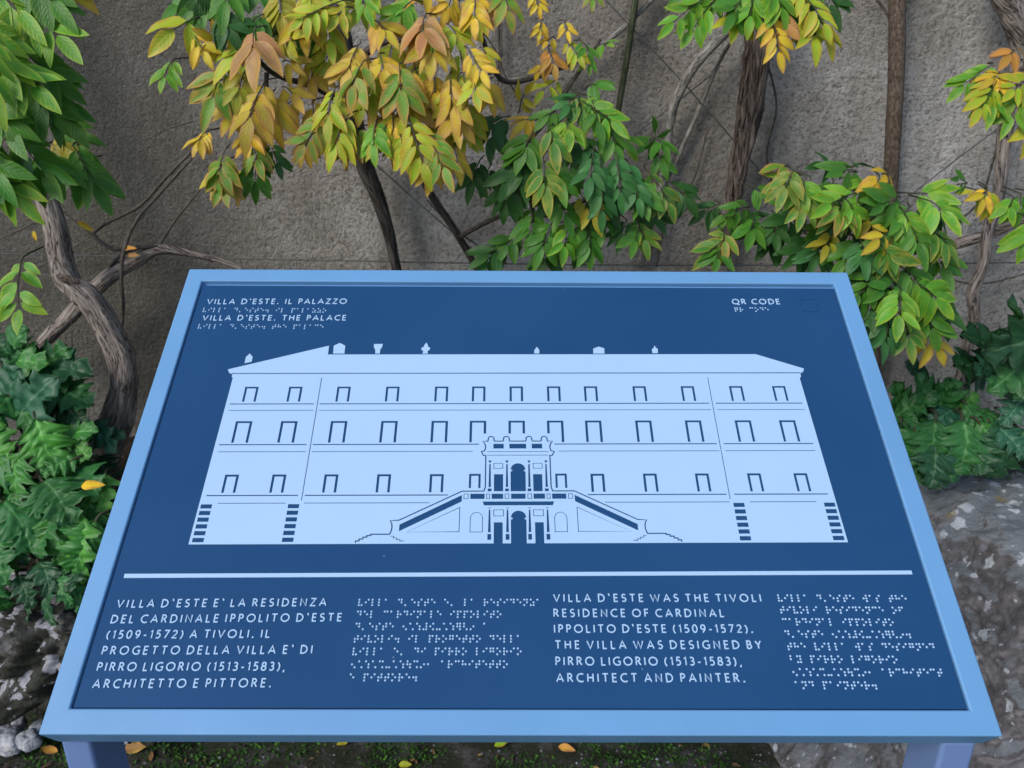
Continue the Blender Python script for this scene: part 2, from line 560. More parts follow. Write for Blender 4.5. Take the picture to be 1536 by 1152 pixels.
GREEN, LIME, YEL, ORA, BRN, BLUE, DARK, OLIVE = ((0.05, 0.19, 0.018), (0.33, 0.47, 0.022), (0.66, 0.48, 0.022), (0.54, 0.28, 0.045),
                                              (0.42, 0.21, 0.085), (0.042, 0.175, 0.036), (0.026, 0.105, 0.018), (0.34, 0.33, 0.022))
KIND = {  # blade, margin
    'g': (GREEN, (0.10, 0.24, 0.02)), 'h': ((0.10, 0.32, 0.022), (0.28, 0.42, 0.03)), 'l': (LIME, (0.56, 0.36, 0.035)), 'y': (YEL, (0.48, 0.24, 0.05)), 'o': (ORA, BRN),
    'b': (BRN, (0.50, 0.31, 0.07)), 'u': (BLUE, (0.05, 0.16, 0.05)), 'd': (DARK, (0.04, 0.13, 0.02)), 'v': (OLIVE, (0.36, 0.28, 0.03)),
    'e': ((0.06, 0.21, 0.022), (0.34, 0.32, 0.05)), 'x': ((0.13, 0.30, 0.025), (0.46, 0.24, 0.06)), 'z': ((0.58, 0.44, 0.03), (0.46, 0.23, 0.07))}


def jit(c, a=0.18):
    k = 1 + random.uniform(-a, a)
    h = random.uniform(-0.10, 0.10)
    return (max(0.004, c[0] * k * (1 + h)), max(0.004, c[1] * k * (1 - h * 0.4)), max(0.003, c[2] * k))


def pinnate(fo, st, B, T, kind, n=4, size=None, droop=0.45, face=None, stemback=0.05, spread=1.0, wid=0.46):
    """a compound leaf: rachis from B to T with n leaflet pairs and one at the tip"""
    ax = T - B
    Lr = ax.length
    D0 = ax.normalized()
    if face is None:
        face = Vector((random.uniform(-0.35, 0.35), -1.0, random.uniform(0.15, 0.9)))
    N = face - D0 * face.dot(D0)
    N.normalize()
    S = N.cross(D0).normalized()
    size = (size or Lr * 0.42) * 0.95
    n = n + 1 if n >= 3 else n
    tip_leaf = size * 1.05
    rach = max(Lr - tip_leaf * 0.85, Lr * 0.35)
    sag = 0.10 * Lr
    pts = []
    for i in range(5):
        s = i / 4
        pts.append(B + D0 * rach * s + N * (sag * math.sin(s * math.pi * 0.75)))
    back = B - D0 * 0.012 + Vector((random.uniform(-0.015, 0.015), stemback, -0.004))
    st.tube([back] + pts, [0.0015, 0.0013, 0.0012, 0.0011, 0.001, 0.0007], ring=5, per=3, cap=False)
    blade_c, edge_c = KIND[kind]
    for k in range(n):
        s = (k + 0.55) / (n + 0.25)
        f = s * 4; i = min(int(f), 3); P = pts[i].lerp(pts[i + 1], f - i)
        ln = size * (0.72 + 0.38 * math.sin(s * 2.6)) * random.uniform(0.85, 1.12)
        for sd_ in (-1, 1):
            if random.random() < 0.05: continue
            a = R(random.uniform(42, 66)) * spread
            d = D0 * math.cos(a) + S * (sd_ * math.sin(a)) + Vector((0, 0, -droop * random.uniform(0.5, 1.2))) + N * random.uniform(-0.15, 0.2)
            nn = N + S * (sd_ * random.uniform(-0.25, 0.5)) + Vector((random.uniform(-0.25, 0.25), 0, random.uniform(-0.2, 0.45)))
            fo.blade(P + d.normalized() * 0.004, d, nn, ln, ln * random.uniform(wid - 0.05, wid + 0.06), jit(blade_c), jit(edge_c),
                     random.uniform(0.1, 0.55), random.uniform(0.05, 0.4), random.uniform(0.05, 0.16))
    d = D0 + Vector((0, 0, -droop * 0.5)) + N * random.uniform(-0.1, 0.2)
    fo.blade(pts[-1], d, N, tip_leaf * random.uniform(0.9, 1.1), tip_leaf * wid, jit(blade_c), jit(edge_c), random.uniform(0.1, 0.5), random.uniform(0.05, 0.3), 0.1)


def leaf_list(fo, st, items, size=None, **kw):
    """items: (bx, by, tx, ty, Y, kind[, pairs[, size]])"""
    for it in items:
        bx, by, tx, ty, Y, kind = it[:6]
        n = it[6] if len(it) > 6 else 3
        sz = it[7] if len(it) > 7 else size
        B = at(bx, by, Y + random.uniform(0.0, 0.03))
        T = at(tx, ty, Y - random.uniform(0.0, 0.05))
        pinnate(fo, st, B, T, kind, n, sz, **kw)


# ================================================================== SETTING
def grid_mesh(name, x0, x1, nx, y0, y1, ny, zf):
    V = [(x0 + (x1 - x0) * i / nx, y0 + (y1 - y0) * j / ny, 0) for j in range(ny + 1) for i in range(nx + 1)]
    V = [(x, y, zf(x, y)) for x, y, _ in V]
    F = [(j * (nx + 1) + i, j * (nx + 1) + i + 1, (j + 1) * (nx + 1) + i + 1, (j + 1) * (nx + 1) + i) for j in range(ny) for i in range(nx)]
    return mesh_of(name, V, F, True)


def sm(a, b, x):
    t = min(1, max(0, (x - a) / (b - a)))
    return t * t * (3 - 2 * t)


WALL_Y = 1.95
tag(link_mesh('ground', mesh_of('ground', [(-60, -60, -0.03), (60, -60, -0.03), (60, 60, -0.03), (-60, 60, -0.03)], [(0, 1, 2, 3)]), M_GROUND), kind='structure')


def zg(x, y):
    return 0.012 * noise.noise(Vector((x * 7, y * 7, 3))) + 0.006 * noise.noise(Vector((x * 25, y * 25, 1)))


tag(link_mesh('mossy_ground', grid_mesh('mossy_ground', -2.2, 2.2, 220, 0.1, 1.75, 90, zg), M_GROUND), kind='structure')


def zb(x, y):
    e = 1.47 + 0.05 * noise.noise(Vector((x * 3, 0, 5)))
    return -0.05 + 0.55 * sm(e, e + 0.16, y) + 0.03 * noise.noise(Vector((x * 6, y * 6, 9))) + 0.012 * noise.noise(Vector((x * 22, y * 22, 4)))


tag(link_mesh('planting_bed', grid_mesh('planting_bed', -2.6, 2.6, 200, 1.36, 2.0, 50, zb), M_SOIL), kind='structure')

# the plastered wall: a thick slab whose face undulates a little
nx, nz = 180, 110
V, F = [], []
x0, x1, z0, z1 = -3.6, 3.6, -0.1, 3.4
for j in range(nz + 1):
    for i in range(nx + 1):
        x = x0 + (x1 - x0) * i / nx; z = z0 + (z1 - z0) * j / nz
        d = 0.016 * noise.noise(Vector((x * 1.7, 0, z * 1.7))) + 0.007 * noise.noise(Vector((x * 6, 3, z * 6)))
        V.append((x, WALL_Y + d, z))
for j in range(nz):
    for i in range(nx):
        a = j * (nx + 1) + i
        F.append((a, a + 1, a + nx + 2, a + nx + 1))
rim = [i for i in range(nx + 1)] + [j * (nx + 1) + nx for j in range(1, nz + 1)] + [nz * (nx + 1) + i for i in range(nx - 1, -1, -1)] + [j * (nx + 1) for j in range(nz - 1, 0, -1)]
b0 = len(V)
for k in rim: V.append((V[k][0], WALL_Y + 0.45, V[k][2]))
for k in range(len(rim)):
    k2 = (k + 1) % len(rim)
    F.append((rim[k2], rim[k], b0 + k, b0 + k2))
F.append(tuple(b0 + k for k in range(len(rim))))
w = link_mesh('garden_wall', mesh_of('garden_wall', V, F, True), M_PLASTER)
tag(w, 'rough grey plastered garden wall with stains behind the vines', 'wall')

# ================================================================== SIGN
sign = thing('information_sign', (-0.3922, 0.9101, 1.203), 'slanted blue metal sign with raised palace drawing, lettering and braille on two legs', 'sign')
TILT, YAW = R(35.658), R(0.3315)
bu = Vector((math.cos(YAW), math.sin(YAW), 0))
bv = Vector((math.sin(YAW) * math.cos(TILT), -math.cos(YAW) * math.cos(TILT), -math.sin(TILT)))
bn = bv.cross(bu)
if bn.z < 0: bn = -bn
# board frame in millimetres: u right from the left edge, v down the slope from the top edge, h off the frame's top face
def bw(u, v, h=0.0):
    return bu * (u * 0.001) + bv * (v * 0.001) + bn * (h * 0.001)       # relative to the sign's origin


REC = -2.4                       # panel face lies below the frame's face


def bbox(u0, v0, u1, v1, h0, h1):
    V = [bw(u, v, h) for h in (h0, h1) for (u, v) in ((u0, v0), (u1, v0), (u1, v1), (u0, v1))]
    return V, [(0, 1, 2, 3), (7, 6, 5, 4), (0, 4, 5, 1), (1, 5, 6, 2), (2, 6, 7, 3), (3, 7, 4, 0)]


def fix_normals(me):
    bm = bmesh.new(); bm.from_mesh(me)
    bmesh.ops.recalc_face_normals(bm, faces=bm.faces)
    bm.to_mesh(me); bm.free()


def bevel(o, w, seg=3):
    m = o.modifiers.new('bevel', 'BEVEL'); m.width = w; m.segments = seg; m.limit_method = 'ANGLE'; m.angle_limit = R(40)
    o.data.polygons.foreach_set('use_smooth', [True] * len(o.data.polygons))
    wn_ = o.modifiers.new('normals', 'WEIGHTED_NORMAL'); wn_.keep_sharp = True
    return o


# frame: one ring of folded plate
fr_out = [(0, 0), (800, 0), (800, 520), (0, 520)]
fr_in = [(19.5, 19.5), (779.5, 19.5), (779.5, 499.5), (19.5, 499.5)]
V = [bw(u, v, h) for h in (0, -34) for ring in (fr_out, fr_in) for (u, v) in ring]
F = []
for k in range(4):
    k2 = (k + 1) % 4
    F += [(k, k2, 4 + k2, 4 + k), (8 + k2, 8 + k, 12 + k, 12 + k2), (k2, k, 8 + k, 8 + k2), (4 + k, 4 + k2, 12 + k2, 12 + k)]
me = mesh_of('frame', V, F); fix_normals(me)
bevel(link_mesh('frame', me, M_FRAME, sign), 0.0016)
V, F = bbox(19.7, 19.7, 779.3, 499.3, -14, -6.5); me = mesh_of('backing_plate', V, F); fix_normals(me)
link_mesh('backing_plate', me, M_FRAME, sign)
V, F = bbox(21.0, 24.5, 778.6, 498.6, -6.1, REC); me = mesh_of('panel', V, F); fix_normals(me)
panel = bevel(link_mesh('panel', me, M_PANEL, sign), 0.0004, 2)

# ---- raised palace silhouette with cut-outs (one relief plate)
ROT = 0.0068
def rt(u, v):            # the drawing sits turned by a third of a degree on the panel
    return (u + ROT * (v - 260), v - ROT * (u - 400))


holes = []
def hole(pts, rot=True): holes.append([rt(*p) if rot else p for p in pts])
def rect(u0, v0, u1, v1): hole([(u0, v0), (u1, v0), (u1, v1), (u0, v1)])
def ring(pts, wd):
    """thin closed groove: cut-out with an island inside"""
    cx = sum(p[0] for p in pts) / len(pts); cy = sum(p[1] for p in pts) / len(pts)
    n = len(pts); inner = []
    ar = sum(pts[i][0] * pts[(i + 1) % n][1] - pts[(i + 1) % n][0] * pts[i][1] for i in range(n))
    sg = 1 if ar > 0 else -1
    for i in range(n):
        a, b, c = Vector(pts[i - 1]), Vector(pts[i]), Vector(pts[(i + 1) % n])
        n1 = Vector((-(b - a).y, (b - a).x)).normalized() * sg; n2 = Vector((-(c - b).y, (c - b).x)).normalized() * sg
        m = (n1 + n2); m = m / max(0.4, m.dot(n1)) if m.length > 1e-6 else n1
        inner.append(tuple(b + m * wd))
    hole(pts); hole(inner)
def strip(pts, wd):
    """open groove of even width along a polyline"""
    P = [Vector(p) for p in pts]; L, Rg = [], []
    for i, p in enumerate(P):
        d1 = (p - P[i - 1]).normalized() if i else (P[1] - p).normalized()
        d2 = (P[i + 1] - p).normalized() if i < len(P) - 1 else d1
        n1, n2 = Vector((-d1.y, d1.x)), Vector((-d2.y, d2.x))
        m = n1 + n2; m = m / max(0.9, m.dot(n1)) if m.length > 1e-6 else n1
        L.append(tuple(p + m * wd / 2)); Rg.append(tuple(p - m * wd / 2))
    return L + Rg[::-1]


# surround of the three rows of windows: an upside-down U each
def win(cx, top, bot, wd, leg, bar, lbot=None, rbot=None):
    l, r = cx - wd / 2, cx + wd / 2
    lb = lbot or bot; rb = rbot or bot
    hole([(l, top), (r, top), (r, rb), (r - leg, rb), (r - leg, top + bar), (l + leg, top + bar), (l + leg, lb), (l, lb)])
C0 = [-288, -240.4, -188, -134.9, -81.8, -41.4, -0.6, 40.1, 80.4, 133.6, 186.4, 239.4, 286.6]
for i, c in enumerate(C0):
    cx = 397.3 + c
    win(cx, 169.2, 188.6, 14.6, 2.4, 2.3)
    if i == 5: win(cx, 213.1, 239.3, 17.4, 2.6, 2.4, None, 228.9)
    elif i == 6: win(cx, 213.1, 228.9, 17.4, 2.6, 2.4)
    elif i == 7: win(cx, 213.1, 239.3, 17.4, 2.6, 2.4, 228.9, None)
    else: win(cx, 213.1, 239.3, 17.4, 2.6, 2.4)
    if i not in (5, 6, 7): win(cx, 276.2, 296.5, 14.0, 2.5, 2.4)
win(353.9, 276.0, 292.0, 11.7, 2.2, 2.3); win(440.9, 276.0, 292.0, 11.7, 2.2, 2.3)
for u0, u1 in ((89.4, 179.6), (185.6, 604.6), (611.6, 705.4)):
    rect(u0, 190.9, u1, 192.1); rect(u0 + .5, 199.3, u1 + .4, 200.05)
for u0, u1 in ((88.8, 178.9), (185.4, 357.4), (435.5, 604.6), (611.9, 705.3)):
    rect(u0, 241.0, u1, 242.2)
for u0, u1 in ((89.4, 179.6), (185.6, 351.1), (439.9, 606), (612.2, 705.7)):
    rect(u0, 249.6, u1, 250.35)
for u0, u1 in ((88.5, 179), (185.7, 327.5), (466.8, 605.2), (613, 706.6)):
    rect(u0, 298.9, u1, 300.1)
for u0, u1 in ((101.5, 168.2), (186.2, 309.5), (483.5, 607), (626.8, 693.1)):
    rect(u0, 307.5, u1, 308.25)
rect(182.8, 157.4, 183.6, 305.0); rect(607.5, 157.4, 608.3, 305.0)
for u0 in (85.4, 170.9, 610.2, 700.2):
    for k in range(6):
        v = 308.9 + k * 7.02
        rect(u0, v, u0 + 10.9, v + 4.5)
rect(83.5, 150.9, 713.0, 152.1)       # joint under the eaves
# loggia outline and stairs: one long groove, built for the left half and mirrored
AX = 397.55
def bump_(cx, cy, r):
    return [(cx - r * math.cos(R(a)), cy - r * math.sin(R(a))) for a in range(-20, 201, 22)]
left = [(241.3, 349.6), (241.3, 347.6), (244.5, 347.6), (244.5, 345.7), (248, 345.7), (248, 343.8), (251.6, 343.8), (251.6, 342.2), (255.2, 342.2), (255.2, 340.9), (273.2, 340.9),
        (274.6, 337), (274.9, 333.4), (274.3, 329.6), (272.6, 326.9), (281.3, 326.3), (341.5, 295.4), (363.2, 295.3), (364.6, 291.0), (364.6, 254.9), (362.2, 254.9), (359.9, 250.3), (363.2, 249.6), (364.2, 246.5),
        (364.1, 242.8), (362.8, 240.0), (361.0, 238.2), (366.4, 238.0)] + bump_(369.9, 235.4, 3.1) + [(373.6, 238.0), (382.2, 238.0)] + bump_(385.8, 235.4, 3.1) + [(389.4, 238.0)]
full = left + [(2 * AX - p[0], p[1]) for p in left[::-1]]
hole(strip(full, 1.25))
def both(f):                     # draw on the left and mirrored on the right
    f(lambda u: u); f(lambda u: 2 * AX - u)
def q(m, pts): return [(m(u), v) for u, v in pts]
both(lambda m: hole(q(m, [(281.9, 331.0), (341.5, 299.6), (341.5, 306.6), (281.9, 337.9)])))
both(lambda m: ring(q(m, [(288.9, 338.9), (340.2, 338.9), (340.2, 312.4)]), 0.7))
def nich(m):
    ring(q(m, [(350.1, 339.2), (350.1, 324.6)] + [(356.4 - 6.3 * math.cos(R(a)), 324.6 - 6.6 * math.sin(R(a))) for a in range(18, 180, 18)] + [(362.7, 324.6), (362.7, 339.2)]), 0.65)
both(nich)
both(lambda m: hole([*strip(q(m, [(274.4, 342.9), (277.2, 342.9), (277.2, 344.7), (280.4, 344.7), (280.4, 346.4), (283.6, 346.4), (283.6, 347.9), (287.6, 347.9)]), 0.75)]))
both(lambda m: hole(q(m, [(372.3, 241.2), (383.0, 241.2), (383.0, 246.8), (372.3, 246.8)])))
rect(388.9, 241.2, 406.2, 246.8)
rect(365.9, 250.1, 429.2, 250.8); rect(366.3, 254.3, 428.8, 255.0)
def column_up(m, c):
    hole(q(m, [(c - 1.5, 260.7), (c + 1.5, 260.7), (c + 0.8, 263.2), (c - 0.8, 263.2)]))
    hole(q(m, [(c - 0.7, 264.8), (c + 0.7, 264.8), (c + 1.15, 291.0), (c - 1.15, 291.0)]))
    hole(q(m, [(c - 1.9, 292.5), (c + 1.9, 292.5), (c + 1.9, 295.6), (c - 1.9, 295.6)]))
def column_low(m, c):
    hole(q(m, [(c - 1.4, 313.3), (c + 1.4, 313.3), (c + 1.0, 314.1), (c - 1.0, 314.1)]))
    hole(q(m, [(c - 0.7, 315.5), (c + 0.7, 315.5), (c + 1.3, 339.2), (c - 1.3, 339.2)]))
    hole(q(m, [(c - 1.8, 341.0), (c + 1.8, 341.0), (c + 1.8, 347.0), (c - 1.8, 347.0)]))
for c in (369.0, 386.3): both(lambda m: column_up(m, c))
for c in (369.1, 386.7): both(lambda m: column_low(m, c))
both(lambda m: ring(q(m, [(372.6, 263.9), (382.4, 263.9), (382.4, 270.2), (372.6, 270.2)]), 0.65))
both(lambda m: ring(q(m, [(372.9, 315.4), (383.1, 315.4), (383.1, 322.5), (372.9, 322.5)]), 0.65))
both(lambda m: hole(q(m, [(373.2, 276.5), (382.4, 276.5), (382.4, 295.6), (373.2, 295.6)])))
def arch(cy, spring, bot):
    a_ = [(390.0, bot), (390.0, spring + 2.0), (391.8, spring + 1.4), (391.6, spring + 0.3), (390.2, spring)] + [(AX - 7.4 * math.cos(R(a)), cy - 7.0 * math.sin(R(a))) for a in range(10, 171, 16)]
    a_ += [(2 * AX - 390.2, spring), (2 * AX - 391.6, spring + 0.3), (2 * AX - 391.8, spring + 1.4), (2 * AX - 390.0, spring + 2.0), (2 * AX - 390.0, bot)]
    return a_
hole(arch(271.0, 271.4, 295.6))
# balustrade between the storeys
for u0, u1 in ((343.2, 348.0), (365.7, 369.4), (384.0, 388.4)):
    both(lambda m: ring(q(m, [(u0, 298.2), (u1, 298.2), (u1, 303.9), (u0, 303.9)]), 0.65))
for u0, u1 in ((349.9, 364.0), (371.1, 382.4)):
    both(lambda m: hole(q(m, [(u0, 298.2), (u1, 298.2), (u1, 303.9), (u0, 303.9)])))
rect(390.4, 298.2, 2 * AX - 390.4, 303.9)
hole([(362.2, 306.7), (2 * AX - 362.2, 306.7), (2 * AX - 363.6, 310.9), (363.6, 310.9)])
BASE = 350.6
low_arch = arch(323.6, 324.0, BASE)
outer = [(82.6, BASE), (86.0, 157.4), (84.4, 155.6), (84.6, 152.5), (80.6, 150.6), (78.2, 146.0), (185.6, 113.2), (185.9, 125.6), (667.0, 125.8), (717.2, 145.8), (715.2, 150.2), (711.4, 151.8),
         (711.6, 156.4), (709.6, 158.8), (713.6, BASE), (421.9, BASE), (421.9, 328.9), (413.4, 328.9), (413.4, BASE)]
outer += low_arch[::-1] + [(382.0, BASE), (382.0, 328.9), (373.4, 328.9), (373.4, BASE)]
outer = [rt(*p) for p in outer]
extras = [[(94.2, 139.6), (93.9, 131.0), (97.5, 126.2), (101.5, 130.9), (101.6, 137.5)], [(190.6, 125.7), (189.9, 114.6), (196.2, 110.7), (202.8, 114.5), (203.3, 125.6)],
          [(234.9, 112.1), (245.1, 111.8), (244.7, 116.5), (243.0, 119.6), (242.9, 125.4), (237.9, 125.5), (237.2, 119.8), (235.4, 116.6)],
          [(294.2, 109.6), (296.4, 113.6), (296.2, 115.2), (299.2, 117.4), (298.2, 120.2), (296.2, 121.6), (296.9, 125.1), (290.8, 125.2), (291.7, 121.8), (289.8, 120.4), (288.9, 117.6), (291.9, 115.3), (291.9, 113.8)],
          [(416.4, 124.3), (416.6, 119.7), (419.6, 114.9), (422.3, 119.7), (422.2, 124.3)], [(482.9, 124.1), (483.3, 117.1), (489.8, 114.2), (495.8, 116.8), (495.6, 124.0)],
          [(549.8, 123.1), (549.6, 117.6), (552.0, 115.6), (552.7, 112.9), (553.6, 112.9), (554.2, 115.4), (556.4, 117.3), (555.8, 123.1)]]


def relief(name, polys, h0, h1, mat, parent):
    """flat raised plate: even-odd area of the polygons, given a top face and side walls"""
    from mathutils.geometry import delaunay_2d_cdt
    vs, es = [], []
    for pl in polys:
        b = len(vs)
        vs += [Vector(p) for p in pl]
        es += [(b + i, b + (i + 1) % len(pl)) for i in range(len(pl))]
    ov, oe, of = delaunay_2d_cdt(vs, es, [], 0, 1e-4)[:3]
    P = np.array([(v.x, v.y) for v in ov])
    T = np.array([f for f in of])
    cen = P[T].mean(1)
    cnt = np.zeros(len(T), int)
    for pl in polys:
        q_ = np.array(pl)
        for (xa, ya), (xb, yb) in zip(q_, np.roll(q_, -1, 0)):
            if ya == yb: continue
            c_ = ((ya > cen[:, 1]) != (yb > cen[:, 1]))
            xi = xa + (cen[:, 1] - ya) * (xb - xa) / (yb - ya)
            cnt += (c_ & (cen[:, 0] < xi)).astype(int)
    keep = [tuple(int(k) for k in t_) for t_, c_ in zip(T, cnt) if c_ % 2 == 1]
    edges = {}
    for f in keep:
        for i in range(3):
            a_, b_ = f[i], f[(i + 1) % 3]
            edges[(a_, b_)] = 1
    n = len(P)
    V = [bw(x, y, h1) for x, y in P] + [bw(x, y, h0) for x, y in P]
    F = list(keep)
    for (a_, b_) in edges:
        if (b_, a_) not in edges:
            F.append((b_, a_, a_ + n, b_ + n))
    me = mesh_of(name, V, F)
    bm = bmesh.new(); bm.from_mesh(me)
    bmesh.ops.delete(bm, geom=[v for v in bm.verts if not v.link_faces], context='VERTS')
    bmesh.ops.recalc_face_normals(bm, faces=bm.faces)
    bm.to_mesh(me); bm.free()
    top = max(me.polygons, key=lambda f: f.area)
    if top.normal.dot(bn) < 0: me.flip_normals()
    return link_mesh(name, me, mat, parent)


relief('palace_relief', [outer] + holes + extras, REC + 0.02, REC + 0.6, M_PRINT, panel)
relief('divider_line', [[(31.2, 382.0), (766.8, 376.6), (766.7, 380.3), (31.4, 385.9)]], REC + 0.02, REC + 0.9, M_PRINT, panel)
sq = [(733.6, 42.0), (752.5, 41.8), (752.7, 61.2), (733.5, 61.3)]
sqi = [(734.2, 42.6), (751.9, 42.4), (752.1, 60.6), (734.1, 60.7)]
relief('blank_square', [sq, sqi], REC + 0.02, REC + 0.5, M_PANEL, panel)

# ---- lettering: humanist capitals drawn as strokes (cap height 1)
def arc(cx, cy, rx_, ry_, a0, a1, n=18):
    return [(cx + rx_ * math.cos(R(a0 + (a1 - a0) * k / n)), cy + ry_ * math.sin(R(a0 + (a1 - a0) * k / n))) for k in range(n + 1)]
G = {
    'A': (.74, [[(0, 0), (.37, 1), (.74, 0)], [(.15, .32), (.59, .32)]]),
    'B': (.50, [[(.04, 0), (.04, 1), (.2, 1)] + arc(.2, .765, .23, .235, 90, -90) + [(.04, .53)], [(.2, .53)] + arc(.22, .265, .28, .265, 90, -90) + [(.04, 0)]]),
    'C': (.70, [arc(.48, .5, .46, .5, 58, 302, 24)]),
    'D': (.72, [[(.04, 0), (.04, 1), (.22, 1)] + arc(.22, .5, .48, .5, 90, -90, 20) + [(.04, 0)]]),
    'E': (.46, [[(.46, 1), (.04, 1), (.04, 0), (.46, 0)], [(.04, .52), (.42, .52)]]),
    'F': (.44, [[(.44, 1), (.04, 1), (.04, 0)], [(.04, .52), (.40, .52)]]),
    'G': (.76, [arc(.48, .5, .46, .5, 56, 318, 24) + [(.76, .12), (.76, .46), (.52, .46)]]),
    'H': (.66, [[(.04, 0), (.04, 1)], [(.62, 0), (.62, 1)], [(.04, .52), (.62, .52)]]),
    'I': (.08, [[(.04, 0), (.04, 1)]]),
    'L': (.44, [[(.04, 1), (.04, 0), (.44, 0)]]),
    'N': (.70, [[(.04, 0), (.04, 1), (.66, 0), (.66, 1)]]),
    'O': (.94, [arc(.47, .5, .45, .5, 90, 450, 32)]),
    'P': (.48, [[(.04, 0), (.04, 1), (.2, 1)] + arc(.2, .735, .26, .265, 90, -90) + [(.04, .47)]]),
    'Q': (.94, [arc(.47, .5, .45, .5, 90, 450, 32), [(.5, .1), (.72, -.1), (.96, -.12)]]),
    'R': (.56, [[(.04, 0), (.04, 1), (.2, 1)] + arc(.2, .75, .25, .25, 90, -90) + [(.04, .5)], [(.24, .5), (.56, 0)]]),
    'S': (.46, [[(.42, .93), (.34, .98)] + arc(.235, .755, .2, .245, 75, 250, 12) + arc(.225, .26, .23, .26, 62, -110, 14) + [(.02, .07)]]),
    'T': (.60, [[(0, 1), (.60, 1)], [(.30, 0), (.30, 1)]]),
    'V': (.70, [[(0, 1), (.35, 0), (.70, 1)]]),
    'W': (1.06, [[(0, 1), (.27, 0), (.53, .96), (.79, 0), (1.06, 1)]]),
    'Y': (.60, [[(0, 1), (.30, .46), (.60, 1)], [(.30, .46), (.30, 0)]]),
    'Z': (.60, [[(.03, 1), (.58, 1), (.02, 0), (.60, 0)]]),
    '0': (.54, [arc(.27, .5, .25, .5, 90, 450, 26)]),
    '1': (.24, [[(.02, .82), (.19, 1), (.19, 0)]]),
    '2': (.52, [arc(.25, .72, .22, .28, 160, -30, 14) + [(.02, 0), (.52, 0)]]),
    '3': (.46, [arc(.2, .76, .2, .24, 140, -80, 14) + [(.16, .52)], [(.16, .52)] + arc(.19, .265, .25, .265, 80, -140, 14)]),
    '5': (.46, [[(.42, 1), (.10, 1), (.06, .56)] + arc(.18, .31, .26, .31, 95, -130, 16)]),
    '7': (.50, [[(0, 1), (.50, 1), (.14, 0)]]),
    '8': (.50, [arc(.25, .76, .2, .24, -90, 270, 20), arc(.25, .26, .24, .26, 90, 450, 20)]),
    '9': (.52, [arc(.25, .7, .23, .3, -10, 350, 22), [(.48, .72), (.42, .3), (.18, -.02)]]),
    '(': (.24, [arc(.5, .42, .46, .68, 125, 235, 12)]),
    ')': (.24, [arc(-.26, .42, .46, .68, 55, -55, 12)]),
    '-': (.30, [[(0, .36), (.30, .36)]]),
    '.': (.16, [[(.08, 0), (.08, .17)]]),
    ',': (.14, [[(.10, .09), (.03, -.16)]]),
    '`': (.14, [[(.02, 1.02), (.12, .76)]]),
}


class Letters:
    def __init__(self): self.V, self.F = [], []

    def stroke(self, pts, wd, to, h0, h1):
        P = [Vector(p) for p in pts]
        closed = (P[0] - P[-1]).length < 1e-5
        if closed: P = P[:-1]
        n = len(P); L, Rg = [], []
        for i, p in enumerate(P):
            pa = P[i - 1] if (i or closed) else None
            pb = P[(i + 1) % n] if (i < n - 1 or closed) else None
            d1 = (p - pa).normalized() if pa is not None else (pb - p).normalized()
            d2 = (pb - p).normalized() if pb is not None else d1
            n1, n2 = Vector((-d1.y, d1.x)), Vector((-d2.y, d2.x))
            m = n1 + n2
            m = m / max(0.55, m.dot(n1)) if m.length > 1e-6 else n1
            L.append(p + m * wd / 2); Rg.append(p - m * wd / 2)
        b = len(self.V)
        for i in range(n):
            for pt, h in ((L[i], h1), (Rg[i], h1), (L[i], h0), (Rg[i], h0)):
                self.V.append(to(pt.x, pt.y, h))
        for i in range(n if closed else n - 1):
            a, c = b + 4 * i, b + 4 * ((i + 1) % n)
            self.F += [(a, a + 1, c + 1, c), (a + 2, a, c, c + 2), (a + 1, a + 3, c + 3, c + 1)]
        if not closed:
            e = b + 4 * (n - 1)
            self.F += [(b, b + 2, b + 3, b + 1), (e, e + 1, e + 3, e + 2)]

    def line(self, text, u0, v0, u1, v1, cap, space=0.42, wt=0.15):
        """write text with its first baseline point at (u0, v0) and its last at (u1, v1)"""
        total = math.hypot(u1 - u0, v1 - v0) / cap
        words = text.split(' ')
        glyphs = sum(G[c][0] for w_ in words for c in w_)
        gaps = sum(len(w_) - 1 for w_ in words)
        nsp = len(words) - 1
        tr = (total - glyphs - nsp * space) / (gaps + nsp)
        du, dv = (u1 - u0) / (total * cap), (v1 - v0) / (total * cap)
        x = 0.0; zi = 0
        for wi, w_ in enumerate(words):
            for c in w_:
                gw, strokes = G[c]
                for k, s_ in enumerate(strokes):
                    def to(gx, gy, h, x=x):
                        a, b = (x + gx) * cap, gy * cap
                        return bw(u0 + du * a + dv * b, v0 + dv * a - du * b, h)
                    y_in = [(px_, wt / 2 + py_ * (1 - wt)) for px_, py_ in s_] if c not in '.,`' else s_
                    self.stroke(y_in, wt * (1.15 if c in '.' else 1), to, REC + 0.02, REC + 0.8 + 0.03 * k)
                x += gw + tr
            x += space
        return self

    def build(self, name):
        me = mesh_of(name, self.V, self.F); fix_normals(me)
        return link_mesh(name, me, M_PRINT, panel)


